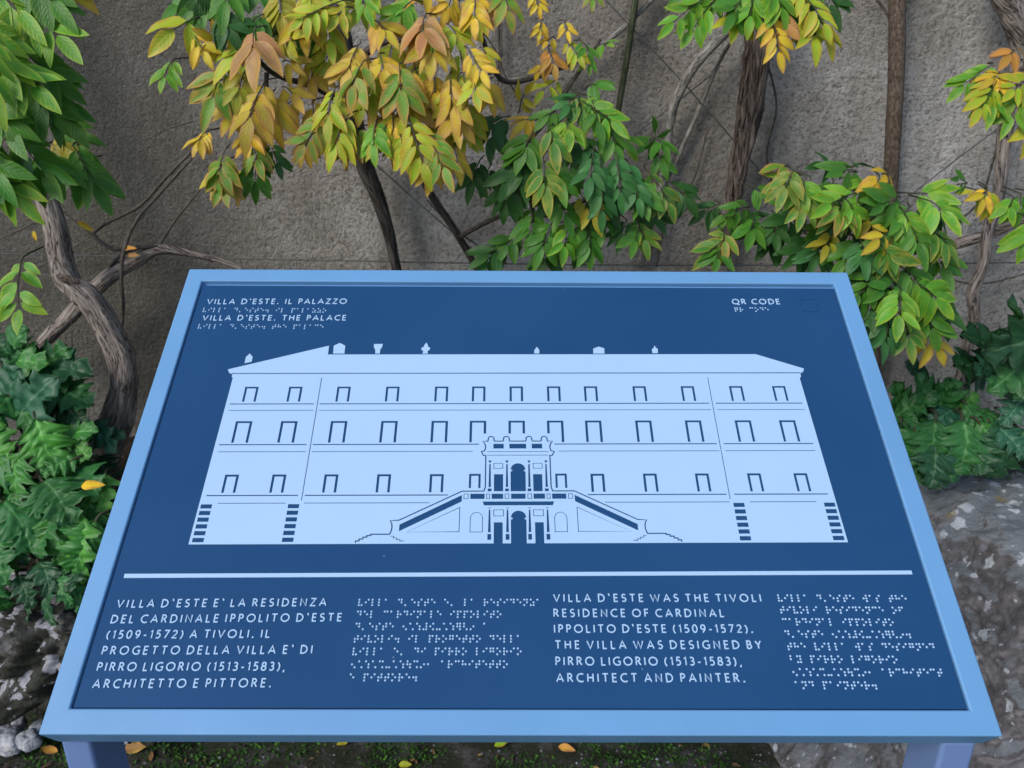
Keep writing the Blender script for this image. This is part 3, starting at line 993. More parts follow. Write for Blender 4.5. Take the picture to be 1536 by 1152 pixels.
Letters().line('VILLA D`ESTE. IL PALAZZO', 32.9, 54.6, 196.3, 53.0, 8.3, 0.6).line('VILLA D`ESTE. THE PALACE', 33.3, 79.2, 198.6, 78.1, 8.2, 0.6).build('title_lettering')
Letters().line('QR CODE', 652.4, 50.8, 708.5, 50.4, 8.4, 0.55).build('code_lettering')
it = Letters()
for s_, a in zip(('VILLA D`ESTE E` LA RESIDENZA', 'DEL CARDINALE IPPOLITO D`ESTE', '(1509-1572) A TIVOLI. IL', 'PROGETTO DELLA VILLA E` DI', 'PIRRO LIGORIO (1513-1583),', 'ARCHITETTO E PITTORE.'),
                 ((32.8, 413.8, 222.0, 411.8), (31.6, 427.9, 237.8, 425.6), (31.8, 441.6, 175.9, 440.3), (31.9, 455.4, 215.6, 454.0), (31.9, 469.2, 194.1, 468.4), (32.7, 483.3, 184.6, 482.1))):
    it.line(s_, *a, 7.7)
it.build('italian_lettering')
en = Letters()
for s_, a in zip(('VILLA D`ESTE WAS THE TIVOLI', 'RESIDENCE OF CARDINAL', 'IPPOLITO D`ESTE (1509-1572).', 'THE VILLA WAS DESIGNED BY', 'PIRRO LIGORIO (1513-1583),', 'ARCHITECT AND PAINTER.'),
                 ((429.8, 407.4, 620.0, 406.9), (429.4, 421.3, 583.7, 420.9), (429.4, 435.4, 607.4, 434.9), (430.0, 449.5, 612.4, 449.1), (429.9, 463.6, 592.3, 463.3), (430.3, 477.5, 593.0, 477.2))):
    en.line(s_, *a, 7.7)
en.build('english_lettering')

# ---- braille domes
BR = dict(zip('abcdefghij', ('1', '12', '14', '145', '15', '124', '1245', '125', '24', '245')))
for k, c in enumerate('klmnopqrst'): BR[c] = BR['abcdefghij'[k]] + '3'
for k, c in enumerate('uvxyz'): BR[c] = BR['abcde'[k]] + '36'
BR['w'] = '2456'
BR.update({"'": '3', '.': '256', ',': '2', '(': '26', ')': '35', '-': '36', '1': '16', '2': '126', '3': '146', '5': '156', '7': '12456', '8': '1256', '9': '246', '0': '3456'})
dome_V, dome_F = [], []
for (rr, hh) in ((1.0, 0.0), (0.94, 0.3), (0.72, 0.68), (0.38, 0.92)):
    for k in range(10):
        a = 2 * math.pi * k / 10
        dome_V.append((rr * math.cos(a), rr * math.sin(a), hh))
dome_V.append((0, 0, 1.0))
for r_ in range(3):
    for k in range(10):
        k2 = (k + 1) % 10
        dome_F.append((r_ * 10 + k, r_ * 10 + k2, (r_ + 1) * 10 + k2, (r_ + 1) * 10 + k))
for k in range(10): dome_F.append((30 + k, 30 + (k + 1) % 10, 40))


def braille(name, lines, cell=6.03, pitch=2.5, r=1.0, h=0.8, skew=0.0):
    V, F = [], []
    for text, u, v in lines:
        for i, ch in enumerate(text):
            for dch in BR.get(ch, ''):
                k = int(dch) - 1
                uu = u + i * cell + (k // 3) * pitch
                vv = v + (k % 3) * pitch - (uu - u) * skew
                b = len(V)
                V += [bw(uu + a * r, vv + c * r, REC + 0.01 + z * h) for a, c, z in dome_V]
                F += [tuple(b + x for x in f) for f in dome_F]
    me = mesh_of(name, V, F, True); fix_normals(me)
    me.polygons.foreach_set('use_smooth', [True] * len(me.polygons))
    return link_mesh(name, me, M_PRINT, panel)


braille('title_braille', [("villa d'este. il palazzo", 31.1, 60.3), ("villa d'este. the palace", 31.3, 84.8)], 6.08, 2.5, 0.95)
braille('code_braille', [('qr code', 654.2, 55.8)], 6.0, 2.5, 0.95)
braille('italian_braille', [(s_, 252.1, 405.5 + 10.93 * k) for k, s_ in enumerate(("villa d'este e' la residenza", 'del cardinale ippolito', "d'este (1509-1572) a", 'tivoli. il progetto della', "villa e' di pirro ligorio", '(1513-1583), architetto', 'e pittore.'))], skew=0.003)
braille('english_braille', [(s_, 636.8, 400.4 + 10.9 * k) for k, s_ in enumerate(("villa d'este was the", 'tivoli residence of', 'cardinal ippolito', "d'este (1509-1572).", 'the villa was designed', 'by pirro ligorio', '(1513-1583), architect', 'and painter.'))], skew=-0.002)

# ---- legs: rectangular tubes standing on the ground under the front bar
def leg(x0, x1, y0, y1, ztop_off):
    O = sign.location
    bm = bmesh.new()
    top = 0.895
    vs = []
    for z in (0.0, top):
        for (x, y) in ((x0, y0), (x1, y0), (x1, y1), (x0, y1)):
            zz = z
            if z: zz = O.z + (y - O.y) * math.tan(TILT) - 0.036 / math.cos(TILT)
            vs.append(bm.verts.new((x - O.x, y - O.y, zz - O.z)))
    for f in ((3, 2, 1, 0), (4, 5, 6, 7), (0, 1, 5, 4), (1, 2, 6, 5), (2, 3, 7, 6), (3, 0, 4, 7)): bm.faces.new([vs[k] for k in f])
    me = bpy.data.meshes.new('leg'); bm.to_mesh(me); bm.free(); fix_normals(me)
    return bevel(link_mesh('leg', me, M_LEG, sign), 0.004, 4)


pl_ = at(89, 1111, 0.512); pr_ = at(135, 1111, 0.512)
LX0, LX1 = pl_.x, pr_.x
qr_ = at(1467, 1113, 0.512); ql_ = at(1415, 1113, 0.512)
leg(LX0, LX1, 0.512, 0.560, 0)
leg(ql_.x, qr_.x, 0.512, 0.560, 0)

# ================================================================== VINES
LEAFG = None


def vine(name, loc_px, label, cat='vine'):
    p = at(*loc_px)
    return thing(name, (p.x, p.y, p.z), label, cat)


W = WALL_Y
# ---- 1: old gnarled trunk on the left, green hanging foliage in the corner
v1 = vine('wisteria_vine', (165, 655, 1.72), 'old gnarled grey wisteria trunk left of the sign with drooping green foliage in the corner', 'vine')
s = Soup()
s.tube(px_path([(150, 690, 1.72), (168, 650, 1.72), (180, 618, 1.71), (186, 580, 1.71), (183, 540, 1.71), (166, 500, 1.71), (146, 465, 1.71), (124, 440, 1.71), (104, 425, 1.71)]),
       [.043, .037, .033, .031, .030, .029, .028, .027, .018], 26, 12, 0.22, 14, 0.16)
s.build('trunk', M_BARK, v1)
s = Soup()
s.tube(px_path([(118, 438, 1.715), (102, 418, 1.72), (92, 390, 1.73), (85, 350, 1.74), (74, 310, 1.75), (52, 250, 1.76), (20, 150, 1.78), (-20, 40, 1.80), (-60, -150, 1.84), (-40, -420, 1.9)]),
       [.024, .027, .026, .025, .024, .024, .023, .022, .02, .008], 22, 10, 0.18, 14, 0.12)
s.build('limb', M_BARK, v1)
s = Soup()
s.tube(px_path([(86, 413, 1.705), (94, 417, 1.694), (106, 420, 1.686), (120, 424, 1.69)]), [.005, .008, .009, .003], 16, 8, 0.5, 60, 0.4)
s.build('broken_stub', M_BARK_SHAGGY, v1)
s = Soup()
s.tube(px_path([(182, 505, 1.80), (185, 460, 1.80), (182, 410, 1.79), (187, 372, 1.80), (205, 330, 1.83), (240, 290, 1.87), (290, 235, 1.88)]), [.0025, .004, .004, .005, .004, .004, .003], 8, 6, 0.1)
s.tube(px_path([(140, 350, 1.84), (160, 335, 1.85), (210, 308, 1.87), (250, 265, 1.89), (290, 225, 1.90)]), [.003, .004, .004, .004, .003], 8, 6, 0.1)
s.tube(px_path([(140, 350, 1.84), (150, 362, 1.83), (172, 374, 1.82), (200, 372, 1.84)]), [.004, .005, .005, .003], 8, 6, 0.1)
s.tube(px_path([(238, 370, 1.86), (262, 332, 1.88), (300, 285, 1.90)]), [.003, .003, .002], 8, 6, 0.1)
s.tube(px_path([(80, 305, 1.84), (110, 330, 1.84), (150, 362, 1.83)]), [.002, .002, .002], 6, 5)
s.tube(px_path([(-10, 362, 1.86), (30, 345, 1.86), (50, 335, 1.86)]), [.002, .002, .002], 6, 5, 0.2)
s.build_each('tendril', M_TWIG, v1)
fo, st = Foliage(), Soup()
leaf_list(fo, st, [
    (-30, -40, 70, 60, 1.10, 'h', 4), (20, -60, 120, 45, 1.12, 'g', 4), (-60, 10, 60, 110, 1.08, 'h', 4), (30, 10, 125, 90, 1.12, 'h', 3), (-40, 70, 95, 165, 1.08, 'h', 4),
    (10, 60, 130, 150, 1.12, 'g', 4), (-50, 110, 50, 240, 1.07, 'g', 4), (20, 110, 120, 205, 1.12, 'g', 3), (-70, -30, 10, 190, 1.02, 'h', 4), (-70, 130, 25, 205, 1.04, 'g', 4),
    (60, 130, 135, 215, 1.15, 'g', 3), (-50, 200, 70, 330, 1.06, 'h', 4), (-60, 190, 25, 300, 1.05, 'g', 4), (20, 190, 100, 300, 1.10, 'g', 4), (90, 170, 150, 260, 1.2, 'g', 3),
    (110, 215, 170, 320, 1.18, 'g', 3), (120, 240, 120, 300, 1.22, 'd', 2), (60, 220, 95, 290, 1.14, 'g', 3), (-40, 250, 10, 300, 1.05, 'd', 3), (70, -60, 122, 20, 1.16, 'y', 3),
    (75, -30, 60, 15, 1.18, 'o', 2), (90, 200, 112, 250, 1.2, 'v', 2), (-40, 30, 40, 150, 1.06, 'h', 4)], size=0.058, droop=0.35, spread=0.75, wid=0.44)
leaf_list(fo, st, [(35, 385, 34, 500, 1.15, 'h', 4, 0.042)], droop=0.1, face=Vector((0, -1, 0.45)), wid=0.55)
fo.blade(at(92, 332, 1.8), Vector((0.1, -0.1, -1)), Vector((0, -1, 0.2)), 0.036, 0.024, YEL, ORA, 0.2, 0.3)
fo.blade(at(116, 332, 1.8), Vector((0.8, -0.1, -0.5)), Vector((0, -1, 0.2)), 0.042, 0.019, YEL, ORA, 0.2, 0.3)
fo.blade(at(50, 346, 1.84), Vector((0.1, -0.1, -1)), Vector((0, -1, 0.2)), 0.026, 0.014, YEL, ORA, 0.2, 0.3)
fo.build('foliage', M_LEAF, v1, st, M_CANE)

vd = vine('wisteria_branch', (60, 516, 1.86), 'bare brown branch slanting up to the right behind the gnarled trunk', 'branch')
s = Soup()
s.tube(px_path([(40, 535, 1.84), (66, 512, 1.84), (110, 468, 1.83), (160, 418, 1.83), (205, 390, 1.84), (240, 374, 1.85), (300, 384, 1.88), (350, 398, 1.90), (380, 415, 1.9)]),
       [.015, .017, .018, .019, .017, .013, .007, .006, .005], 14, 8, 0.1, 16, 0.06)
s.build('stem', M_BARK, vd)
s = Soup()
s.tube(px_path([(165, 400, 1.82), (185, 380, 1.82), (215, 371, 1.83), (260, 373, 1.86), (320, 392, 1.90)]), [.003, .005, .005, .005, .003], 8, 6, 0.1)
s.tube(px_path([(108, 480, 1.80), (108, 520, 1.80), (110, 548, 1.80)]), [.001, .001, .001], 5, 4)
s.build_each('twig', M_BARK_DARK, vd)

# ---- 2: centre: leaning dark stem carrying the yellow autumn foliage
v2 = vine('wisteria_vine', (595, 410, 1.88), 'dark leaning vine stem carrying the big yellow and orange autumn foliage at top centre', 'vine')
s = Soup()
s.tube(px_path([(604, 440, 1.90), (594, 400, 1.89), (582, 345, 1.88), (566, 295, 1.87), (548, 250, 1.86), (530, 180, 1.82), (518, 90, 1.80), (505, 20, 1.80), (490, -60, 1.82), (500, -250, 1.86), (470, -480, 1.9)]),
       [.011, .012, .015, .018, .021, .022, .022, .022, .022, .018, .008], 16, 8, 0.1, 18, 0.06)
s.build('stem', M_BARK_DARK, v2)
s = Soup()
s.tube(px_path([(520, 110, 1.79), (560, 70, 1.74), (600, 60, 1.68), (660, 60, 1.62), (720, 40, 1.6)]), [.010, .008, .006, .005, .003], 8, 6, 0.2)
s.tube(px_path([(528, 160, 1.80), (470, 130, 1.7), (410, 110, 1.6), (360, 60, 1.55), (300, 20, 1.52)]), [.009, .007, .005, .004, .003], 8, 6, 0.2)
s.tube(px_path([(525, 140, 1.80), (590, 130, 1.7), (650, 140, 1.62), (700, 120, 1.58)]), [.009, .007, .005, .003], 8, 6, 0.2)
s.tube(px_path([(400, 110, 1.6), (395, 170, 1.56), (370, 230, 1.53)]), [.005, .004, .003], 8, 6, 0.2)
s.tube(px_path([(720, 45, 1.62), (750, 118, 1.8), (800, 116, 1.86), (860, 90, 1.88)]), [.004, .006, .007, .006], 8, 6, 0.2)
s.tube(px_path([(745, -20, 1.88), (748, 90, 1.88), (735, 110, 1.86), (700, 122, 1.8)]), [.003, .003, .003, .002], 8, 6, 0.2)
s.build_each('branch', M_TWIG, v2)
fo, st = Foliage(), Soup()
Yc = [
    (300, 25, 214, 75, 1.50, 'l', 1, .078), (330, -10, 262, 30, 1.52, 'g', 2, .06), (300, -30, 300, 45, 1.52, 'd', 2, .06), (350, -30, 330, 40, 1.5, 'g', 2, .062), (262, 88, 238, 138, 1.52, 'h', 3, .036),
    (330, 20, 365, 75, 1.47, 'd', 3, .055), (400, 20, 350, 60, 1.49, 'g', 3, .05), (375, 70, 318, 112, 1.48, 'l', 2, .065), (385, 40, 385, 135, 1.43, 'b', 2, .085), (345, 90, 305, 190, 1.46, 'x', 3, .065),
    (330, 70, 300, 45, 1.5, 'y', 2, .045), (290, 50, 320, 100, 1.5, 'y', 2, .04), (400, 120, 362, 225, 1.44, 'z', 3, .07), (405, 140, 425, 215, 1.46, 'z', 2, .07), (370, 100, 350, 170, 1.47, 'v', 3, .05),
    (315, 195, 285, 232, 1.5, 'y', 3, .038), (338, 225, 328, 305, 1.45, 'x', 3, .055), (330, 250, 345, 310, 1.46, 'x', 3, .045), (385, 235, 382, 302, 1.47, 'g', 3, .045), (405, 212, 425, 268, 1.5, 'u', 3, .038),
    (380, 215, 398, 270, 1.48, 'x', 2, .05), (430, 70, 458, 40, 1.5, 'l', 2, .045), (420, -20, 425, 60, 1.52, 'v', 3, .055), (470, -30, 470, 45, 1.52, 'l', 3, .055), (520, 0, 430, 45, 1.49, 'l', 4, .04),
    (520, 10, 490, 45, 1.5, 'l', 3, .04), (540, -20, 560, 35, 1.5, 'h', 3, .04), (450, 20, 460, 75, 1.51, 'y', 2, .055), (490, 30, 500, 90, 1.52, 'l', 3, .05), (430, 90, 455, 105, 1.5, 'z', 1, .045),
    (425, 130, 455, 160, 1.5, 'z', 2, .05), (540, 65, 512, 140, 1.46, 'z', 3, .055), (548, 90, 520, 170, 1.44, 'x', 2, .06), (505, 130, 490, 210, 1.45, 'l', 3, .052), (500, 160, 440, 245, 1.44, 'x', 4, .045),
    (470, 200, 448, 250, 1.46, 'z', 3, .04), (525, 170, 492, 255, 1.44, 'l', 3, .055), (540, 190, 515, 250, 1.45, 'x', 3, .045), (565, 180, 562, 248, 1.42, 'h', 4, .042), (600, 170, 550, 235, 1.45, 'l', 3, .048),
    (590, 170, 598, 240, 1.43, 'y', 3, .052), (610, 165, 648, 282, 1.41, 'l', 4, .052), (600, 200, 620, 265, 1.42, 'l', 3, .05), (640, 195, 682, 282, 1.40, 'x', 4, .048), (650, 230, 640, 290, 1.44, 'z', 3, .042),
    (680, 220, 690, 275, 1.46, 'z', 3, .05), (640, 20, 632, 85, 1.46, 'b', 3, .06), (600, 95, 608, 182, 1.43, 'x', 3, .062), (620, 105, 600, 160, 1.44, 'y', 3, .055), (570, 80, 585, 140, 1.45, 'y', 2, .06),
    (655, 45, 645, 120, 1.45, 'z', 3, .055), (670, 35, 700, 80, 1.48, 'l', 3, .05), (650, 110, 655, 175, 1.46, 'y', 3, .05), (700, 70, 738, 130, 1.43, 'y', 4, .04), (690, 75, 700, 150, 1.46, 'l', 3, .045),
    (720, 70, 745, 100, 1.48, 'l', 3, .035), (690, 110, 668, 190, 1.45, 'l', 3, .05), (675, 110, 690, 200, 1.43, 'z', 3, .055), (710, 110, 720, 165, 1.43, 'l', 3, .045), (730, 120, 742, 170, 1.46, 'z', 2, .05),
    (680, 165, 690, 215, 1.44, 'z', 2, .05), (560, 30, 600, 70, 1.5, 'z', 3, .05), (620, 0, 575, 40, 1.5, 'h', 3, .05), (680, -10, 660, 40, 1.55, 'y', 3, .045), (715, -10, 712, 58, 1.52, 'y', 3, .045),
    (750, -20, 770, 48, 1.52, 'x', 3, .05), (735, -20, 738, 35, 1.54, 'b', 2, .05), (690, 0, 690, 35, 1.56, 'y', 3, .035), (600, -20, 620, 15, 1.58, 'x', 2, .05), (640, -30, 640, 20, 1.58, 'y', 2, .05),
    (420, 40, 400, 90, 1.52, 'v', 3, .05), (560, 150, 590, 205, 1.47, 'z', 3, .05), (620, 140, 625, 200, 1.47, 'z', 3, .055), (470, 150, 480, 215, 1.49, 'y', 3, .05), (410, 20, 390, 70, 1.54, 'd', 3, .055),
    (560, 110, 560, 180, 1.5, 'l', 3, .06), (700, 150, 705, 220, 1.5, 'l', 3, .055), (380, 190, 370, 235, 1.5, 'y', 3, .045), (450, -40, 520, 5, 1.56, 'l', 3, .05), (380, -40, 410, 20, 1.56, 'g', 3, .06),
    # thin sprays right of the cluster
    (812, 30, 806, 62, 1.75, 'y', 3, .03), (830, 55, 812, 72, 1.75, 'y', 2, .03), (822, 70, 836, 122, 1.72, 'o', 3, .042), (850, 60, 878, 100, 1.74, 'l', 3, .035), (815, 95, 800, 120, 1.76, 'z', 2, .032),
    (880, 85, 885, 112, 1.76, 'h', 2, .03), (895, 70, 922, 68, 1.78, 'h', 2, .028), (840, 118, 800, 152, 1.74, 'l', 2, .042), (800, -20, 812, 28, 1.78, 'y', 3, .03), (890, -15, 888, 14, 1.8, 'x', 2, .032), (846, 30, 856, 62, 1.78, 'y', 2, .03)]
Yc += [(500, 60, 480, 130, 1.56, 'l', 3, .055), (530, 70, 545, 130, 1.56, 'y', 3, .05), (560, 120, 535, 190, 1.54, 'l', 3, .05), (470, 90, 470, 150, 1.55, 'z', 3, .055), (590, 60, 580, 120, 1.56, 'l', 3, .05),
       (440, 150, 420, 190, 1.54, 'y', 2, .045), (620, 90, 640, 160, 1.52, 'l', 3, .05), (610, 180, 590, 250, 1.52, 'x', 3, .05), (660, 150, 660, 220, 1.52, 'l', 3, .055), (700, 170, 690, 240, 1.54, 'l', 3, .05), (500, 180, 520, 250, 1.52, 'y', 3, .05),
       (330, 120, 300, 160, 1.54, 'l', 3, .05), (370, 140, 330, 200, 1.52, 'z', 3, .055), (440, 10, 470, 60, 1.58, 'h', 3, .055), (300, 0, 240, 20, 1.58, 'g', 2, .06), (350, 30, 380, 100, 1.55, 'l', 3, .05), (610, 30, 660, 80, 1.56, 'x', 3, .055),
       (560, -20, 520, 40, 1.6, 'l', 3, .05), (640, 60, 620, 110, 1.54, 'y', 3, .045), (730, 20, 690, 60, 1.6, 'l', 3, .045), (480, 40, 440, 100, 1.58, 'h', 3, .05), (340, 240, 320, 290, 1.5, 'l', 3, .045), (370, 250, 355, 305, 1.5, 'z', 2, .05)]
leaf_list(fo, st, Yc, droop=0.5)
fo.build('foliage', M_LEAF, v2, st, M_TWIG)

# ---- 3: second thinner leaning stem with the green centre foliage
v3 = vine('wisteria_vine', (712, 400, 1.9), 'thin dark stem leaning right with dense green foliage above the middle of the sign', 'vine')
s = Soup()
s.tube(px_path([(725, 425, 1.91), (708, 390, 1.90), (682, 345, 1.89), (655, 305, 1.87), (635, 270, 1.85), (600, 200, 1.84), (560, 120, 1.86)]), [.008, .009, .0095, .0095, .009, .008, .007], 12, 8, 0.1, 20, 0.05)
s.build('stem', M_BARK_DARK, v3)
s = Soup()
s.tube(px_path([(690, 355, 1.89), (760, 320, 1.78), (800, 330, 1.7), (790, 260, 1.62), (830, 190, 1.58), (880, 150, 1.6)]), [.006, .006, .005, .005, .004, .003], 8, 6, 0.15)
s.tube(px_path([(800, 330, 1.7), (880, 300, 1.66), (950, 280, 1.62), (1000, 300, 1.66)]), [.005, .005, .004, .003], 8, 6, 0.15)
s.tube(px_path([(760, 250, 1.7), (820, 180, 1.72), (860, 120, 1.76), (900, 60, 1.82)]), [.004, .005, .005, .004], 8, 6, 0.15)
s.build_each('branch', M_TWIG, v3)
fo, st = Foliage(), Soup()
Gc = [
    (870, 140, 838, 175, 1.52, 'u', 3, .045), (865, 138, 880, 205, 1.5, 'e', 2, .052), (870, 150, 945, 200, 1.5, 'h', 3, .05), (880, 130, 925, 130, 1.52, 'g', 2, .05), (885, 145, 905, 215, 1.5, 'g', 2, .05),
    (760, 175, 712, 200, 1.56, 'd', 3, .055), (740, 180, 735, 240, 1.54, 'd', 3, .055), (800, 175, 770, 195, 1.53, 'z', 2, .05), (835, 165, 800, 190, 1.5, 'g', 3, .045), (825, 190, 838, 255, 1.44, 'e', 2, .06),
    (800, 200, 770, 260, 1.47, 'g', 3, .06), (850, 180, 855, 225, 1.46, 'h', 3, .055), (790, 230, 745, 300, 1.5, 'd', 3, .058), (815, 235, 825, 320, 1.45, 'e', 3, .058), (830, 250, 850, 305, 1.45, 'g', 3, .055),
    (780, 240, 790, 300, 1.48, 'd', 3, .055), (770, 260, 752, 335, 1.5, 'd', 3, .055), (720, 240, 700, 300, 1.58, 'd', 3, .05), (735, 250, 720, 295, 1.58, 'd', 2, .05), (860, 230, 852, 300, 1.47, 'g', 3, .05),
    (890, 220, 880, 300, 1.46, 'u', 3, .05), (900, 240, 900, 345, 1.45, 'u', 4, .045), (925, 230, 935, 320, 1.46, 'u', 4, .045), (940, 240, 965, 325, 1.46, 'u', 4, .042), (955, 260, 975, 330, 1.47, 'g', 3, .045),
    (970, 255, 1015, 335, 1.48, 'e', 3, .05), (1000, 270, 1050, 320, 1.55, 'd', 3, .06), (980, 205, 955, 225, 1.56, 'g', 2, .04), (985, 210, 1005, 232, 1.55, 'g', 2, .045), (980, 210, 982, 180, 1.57, 'g', 1, .045),
    (985, 230, 1000, 260, 1.54, 'g', 2, .045), (870, 290, 905, 350, 1.48, 'v', 3, .045), (840, 300, 860, 350, 1.48, 'g', 3, .05), (800, 310, 790, 380, 1.5, 'g', 3, .05), (850, 330, 840, 400, 1.47, 'h', 3, .048),
    (830, 330, 800, 400, 1.48, 'g', 3, .05), (880, 330, 885, 405, 1.49, 'g', 3, .048), (905, 310, 900, 370, 1.5, 'g', 3, .045), (960, 330, 945, 385, 1.5, 'g', 3, .045), (955, 330, 975, 385, 1.51, 'e', 3, .042),
    (940, 330, 925, 375, 1.51, 'd', 3, .045), (780, 345, 745, 390, 1.52, 'g', 3, .045), (760, 370, 705, 395, 1.54, 'd', 3, .055), (740, 385, 715, 410, 1.55, 'u', 2, .05), (820, 370, 810, 415, 1.5, 'd', 3, .05),
    (900, 170, 935, 250, 1.5, 'g', 3, .05), (850, 200, 900, 250, 1.5, 'd', 3, .055), (920, 190, 960, 240, 1.52, 'h', 2, .045), (870, 350, 860, 400, 1.52, 'd', 3, .05), (850, 260, 800, 330, 1.53, 'd', 4, .055),
    (920, 280, 900, 350, 1.53, 'd', 4, .05), (960, 300, 1000, 350, 1.55, 'd', 3, .05), (780, 160, 800, 120, 1.6, 'v', 2, .04), (870, 60, 890, 95, 1.7, 'g', 2, .035), (900, 270, 870, 400, 1.56, 'd', 4, .05)]
leaf_list(fo, st, Gc, droop=0.5)
fo.build('foliage', M_LEAF, v3, st, M_CANE)

# ---- 4: shaggy trunk in the right half, arching side stems, foliage at the top
v4 = vine('wisteria_vine', (1096, 320, 1.9), 'shaggy dark peeling vine trunk right of centre with green foliage on top', 'vine')
s = Soup()
s.tube(px_path([(1080, 395, 1.90), (1090, 345, 1.89), (1100, 300, 1.88), (1108, 250, 1.87), (1118, 200, 1.86), (1128, 140, 1.85), (1136, 70, 1.84), (1140, -10, 1.84), (1142, -90, 1.85), (1130, -260, 1.88), (1165, -480, 1.9)]),
       [.018, .019, .020, .022, .025, .029, .031, .031, .031, .026, .010], 22, 12, 0.22, 14, 0.22)
s.build('trunk', M_BARK_SHAGGY, v4)
s = Soup()
for k in range(40):                    # loose strips of bark
    f = random.random(); yy = 40 + f * 230; xx = 1137 - f * 32
    o_ = random.uniform(-17, 14) * (1 - 0.25 * f); ln = random.uniform(30, 80)
    rr_ = 0.030 - 0.009 * f; ou = o_ / FPX * 1.85; Yk = 1.845 + 0.035 * f - math.sqrt(max(1e-6, rr_ * rr_ - min(ou * ou, rr_ * rr_ * 0.98))) + 0.016
    s.tube(px_path([(xx + o_, yy, Yk - 0.018), (xx + o_ - 3 + random.uniform(-2, 2), yy + ln * 0.5, Yk - 0.012), (xx + o_ - 8 + random.uniform(-4, 4), yy + ln, Yk - 0.018)]),
           [.0016, .0042, .0012], 6, 5, 0.4, 60)
s.build('peeling_bark', M_BARK_SHAGGY, v4)
s = Soup()
s.tube(px_path([(960, 400, 1.92), (972, 350, 1.91), (990, 290, 1.90), (1000, 240, 1.90), (1004, 190, 1.90), (1014, 150, 1.89), (1036, 108, 1.88), (1068, 70, 1.87), (1110, 30, 1.86)]),
       [.009, .010, .010, .010, .0105, .011, .011, .011, .010], 12, 8, 0.1, 18, 0.05)
s.tube(px_path([(985, 300, 1.915), (1010, 250, 1.92), (1035, 195, 1.92), (1056, 145, 1.92), (1080, 90, 1.91), (1110, 40, 1.89)]), [.005, .006, .006, .006, .005, .005], 10, 8, 0.1)
s.build_each('side_stem', M_BARK_GREY, v4)
fo, st = Foliage(), Soup()
Uc = [(1078, -20, 985, 55, 1.6, 'h', 4, .045), (1082, -10, 1020, 75, 1.58, 'h', 4, .048), (1090, -30, 1040, 30, 1.62, 'g', 4, .045), (1120, -20, 1085, 45, 1.55, 'g', 4, .05), (1130, -20, 1120, 60, 1.54, 'h', 4, .05),
      (1110, 10, 1095, 65, 1.56, 'l', 2, .05), (1140, -10, 1140, 72, 1.53, 'g', 3, .055), (1150, 10, 1172, 112, 1.5, 'y', 4, .045), (1165, 10, 1175, 75, 1.52, 'o', 3, .045), (1150, -20, 1185, 45, 1.52, 'h', 4, .05),
      (1185, -10, 1195, 65, 1.54, 'g', 4, .05), (1190, -20, 1250, 65, 1.52, 'l', 4, .045), (1210, 20, 1226, 92, 1.5, 'l', 2, .055), (1225, 25, 1250, 85, 1.52, 'l', 3, .045), (1200, 20, 1200, 65, 1.56, 'g', 2, .055),
      (1225, -30, 1262, 42, 1.56, 'd', 3, .055), (1170, -30, 1215, 30, 1.56, 'v', 3, .05), (1060, -40, 1000, 10, 1.64, 'g', 3, .045), (1100, -20, 1090, 25, 1.58, 'g', 3, .05), (1235, -40, 1255, 10, 1.58, 'g', 3, .05)]
leaf_list(fo, st, Uc, droop=0.4)
fo.build('foliage', M_LEAF, v4, st, M_CANE)
s = Soup()
s.tube(px_path([(1140, 20, 1.83), (1150, -20, 1.7), (1140, -50, 1.6)]), [.006, .005, .004], 8, 6)
s.tube(px_path([(1142, 0, 1.83), (1210, -20, 1.68), (1230, -30, 1.58)]), [.006, .005, .003], 8, 6)
s.tube(px_path([(1138, 10, 1.83), (1100, -20, 1.72), (1070, -25, 1.62)]), [.006, .005, .003], 8, 6)
s.build_each('branch', M_TWIG, v4)

# ---- 5: smooth straight stem with the leafy green cluster at the right
v5 = vine('wisteria_vine', (1333, 300, 1.9), 'smooth straight brown vine stem with broad green leaves over the right sign corner', 'vine')
s = Soup()
s.tube(px_path([(1310, 560, 1.88), (1326, 400, 1.9), (1334, 300, 1.905), (1340, 200, 1.9), (1345, 100, 1.9), (1346, 0, 1.9), (1348, -100, 1.9), (1342, -280, 1.91), (1360, -480, 1.91)]), [.016, .017, .0175, .0175, .018, .018, .018, .015, .006], 16, 8, 0.05, 12, 0.03)
s.build('stem', M_BARK_SMOOTH, v5)
s = Soup()
s.tube(px_path([(1330, 330, 1.9), (1290, 330, 1.8), (1240, 300, 1.65), (1190, 275, 1.55)]), [.007, .006, .005, .003], 8, 6, 0.15)
s.tube(px_path([(1328, 360, 1.9), (1330, 350, 1.75), (1350, 330, 1.6), (1370, 330, 1.5)]), [.007, .006, .005, .003], 8, 6, 0.15)
s.tube(px_path([(1322, 430, 1.89), (1310, 430, 1.75), (1320, 420, 1.55), (1350, 450, 1.42)]), [.007, .006, .005, .003], 8, 6, 0.15)
s.tube(px_path([(1290, 330, 1.8), (1200, 345, 1.7), (1120, 340, 1.6), (1080, 320, 1.56)]), [.006, .005, .004, .003], 8, 6, 0.15)
s.build_each('branch', M_TWIG, v5)
fo, st = Foliage(), Soup()
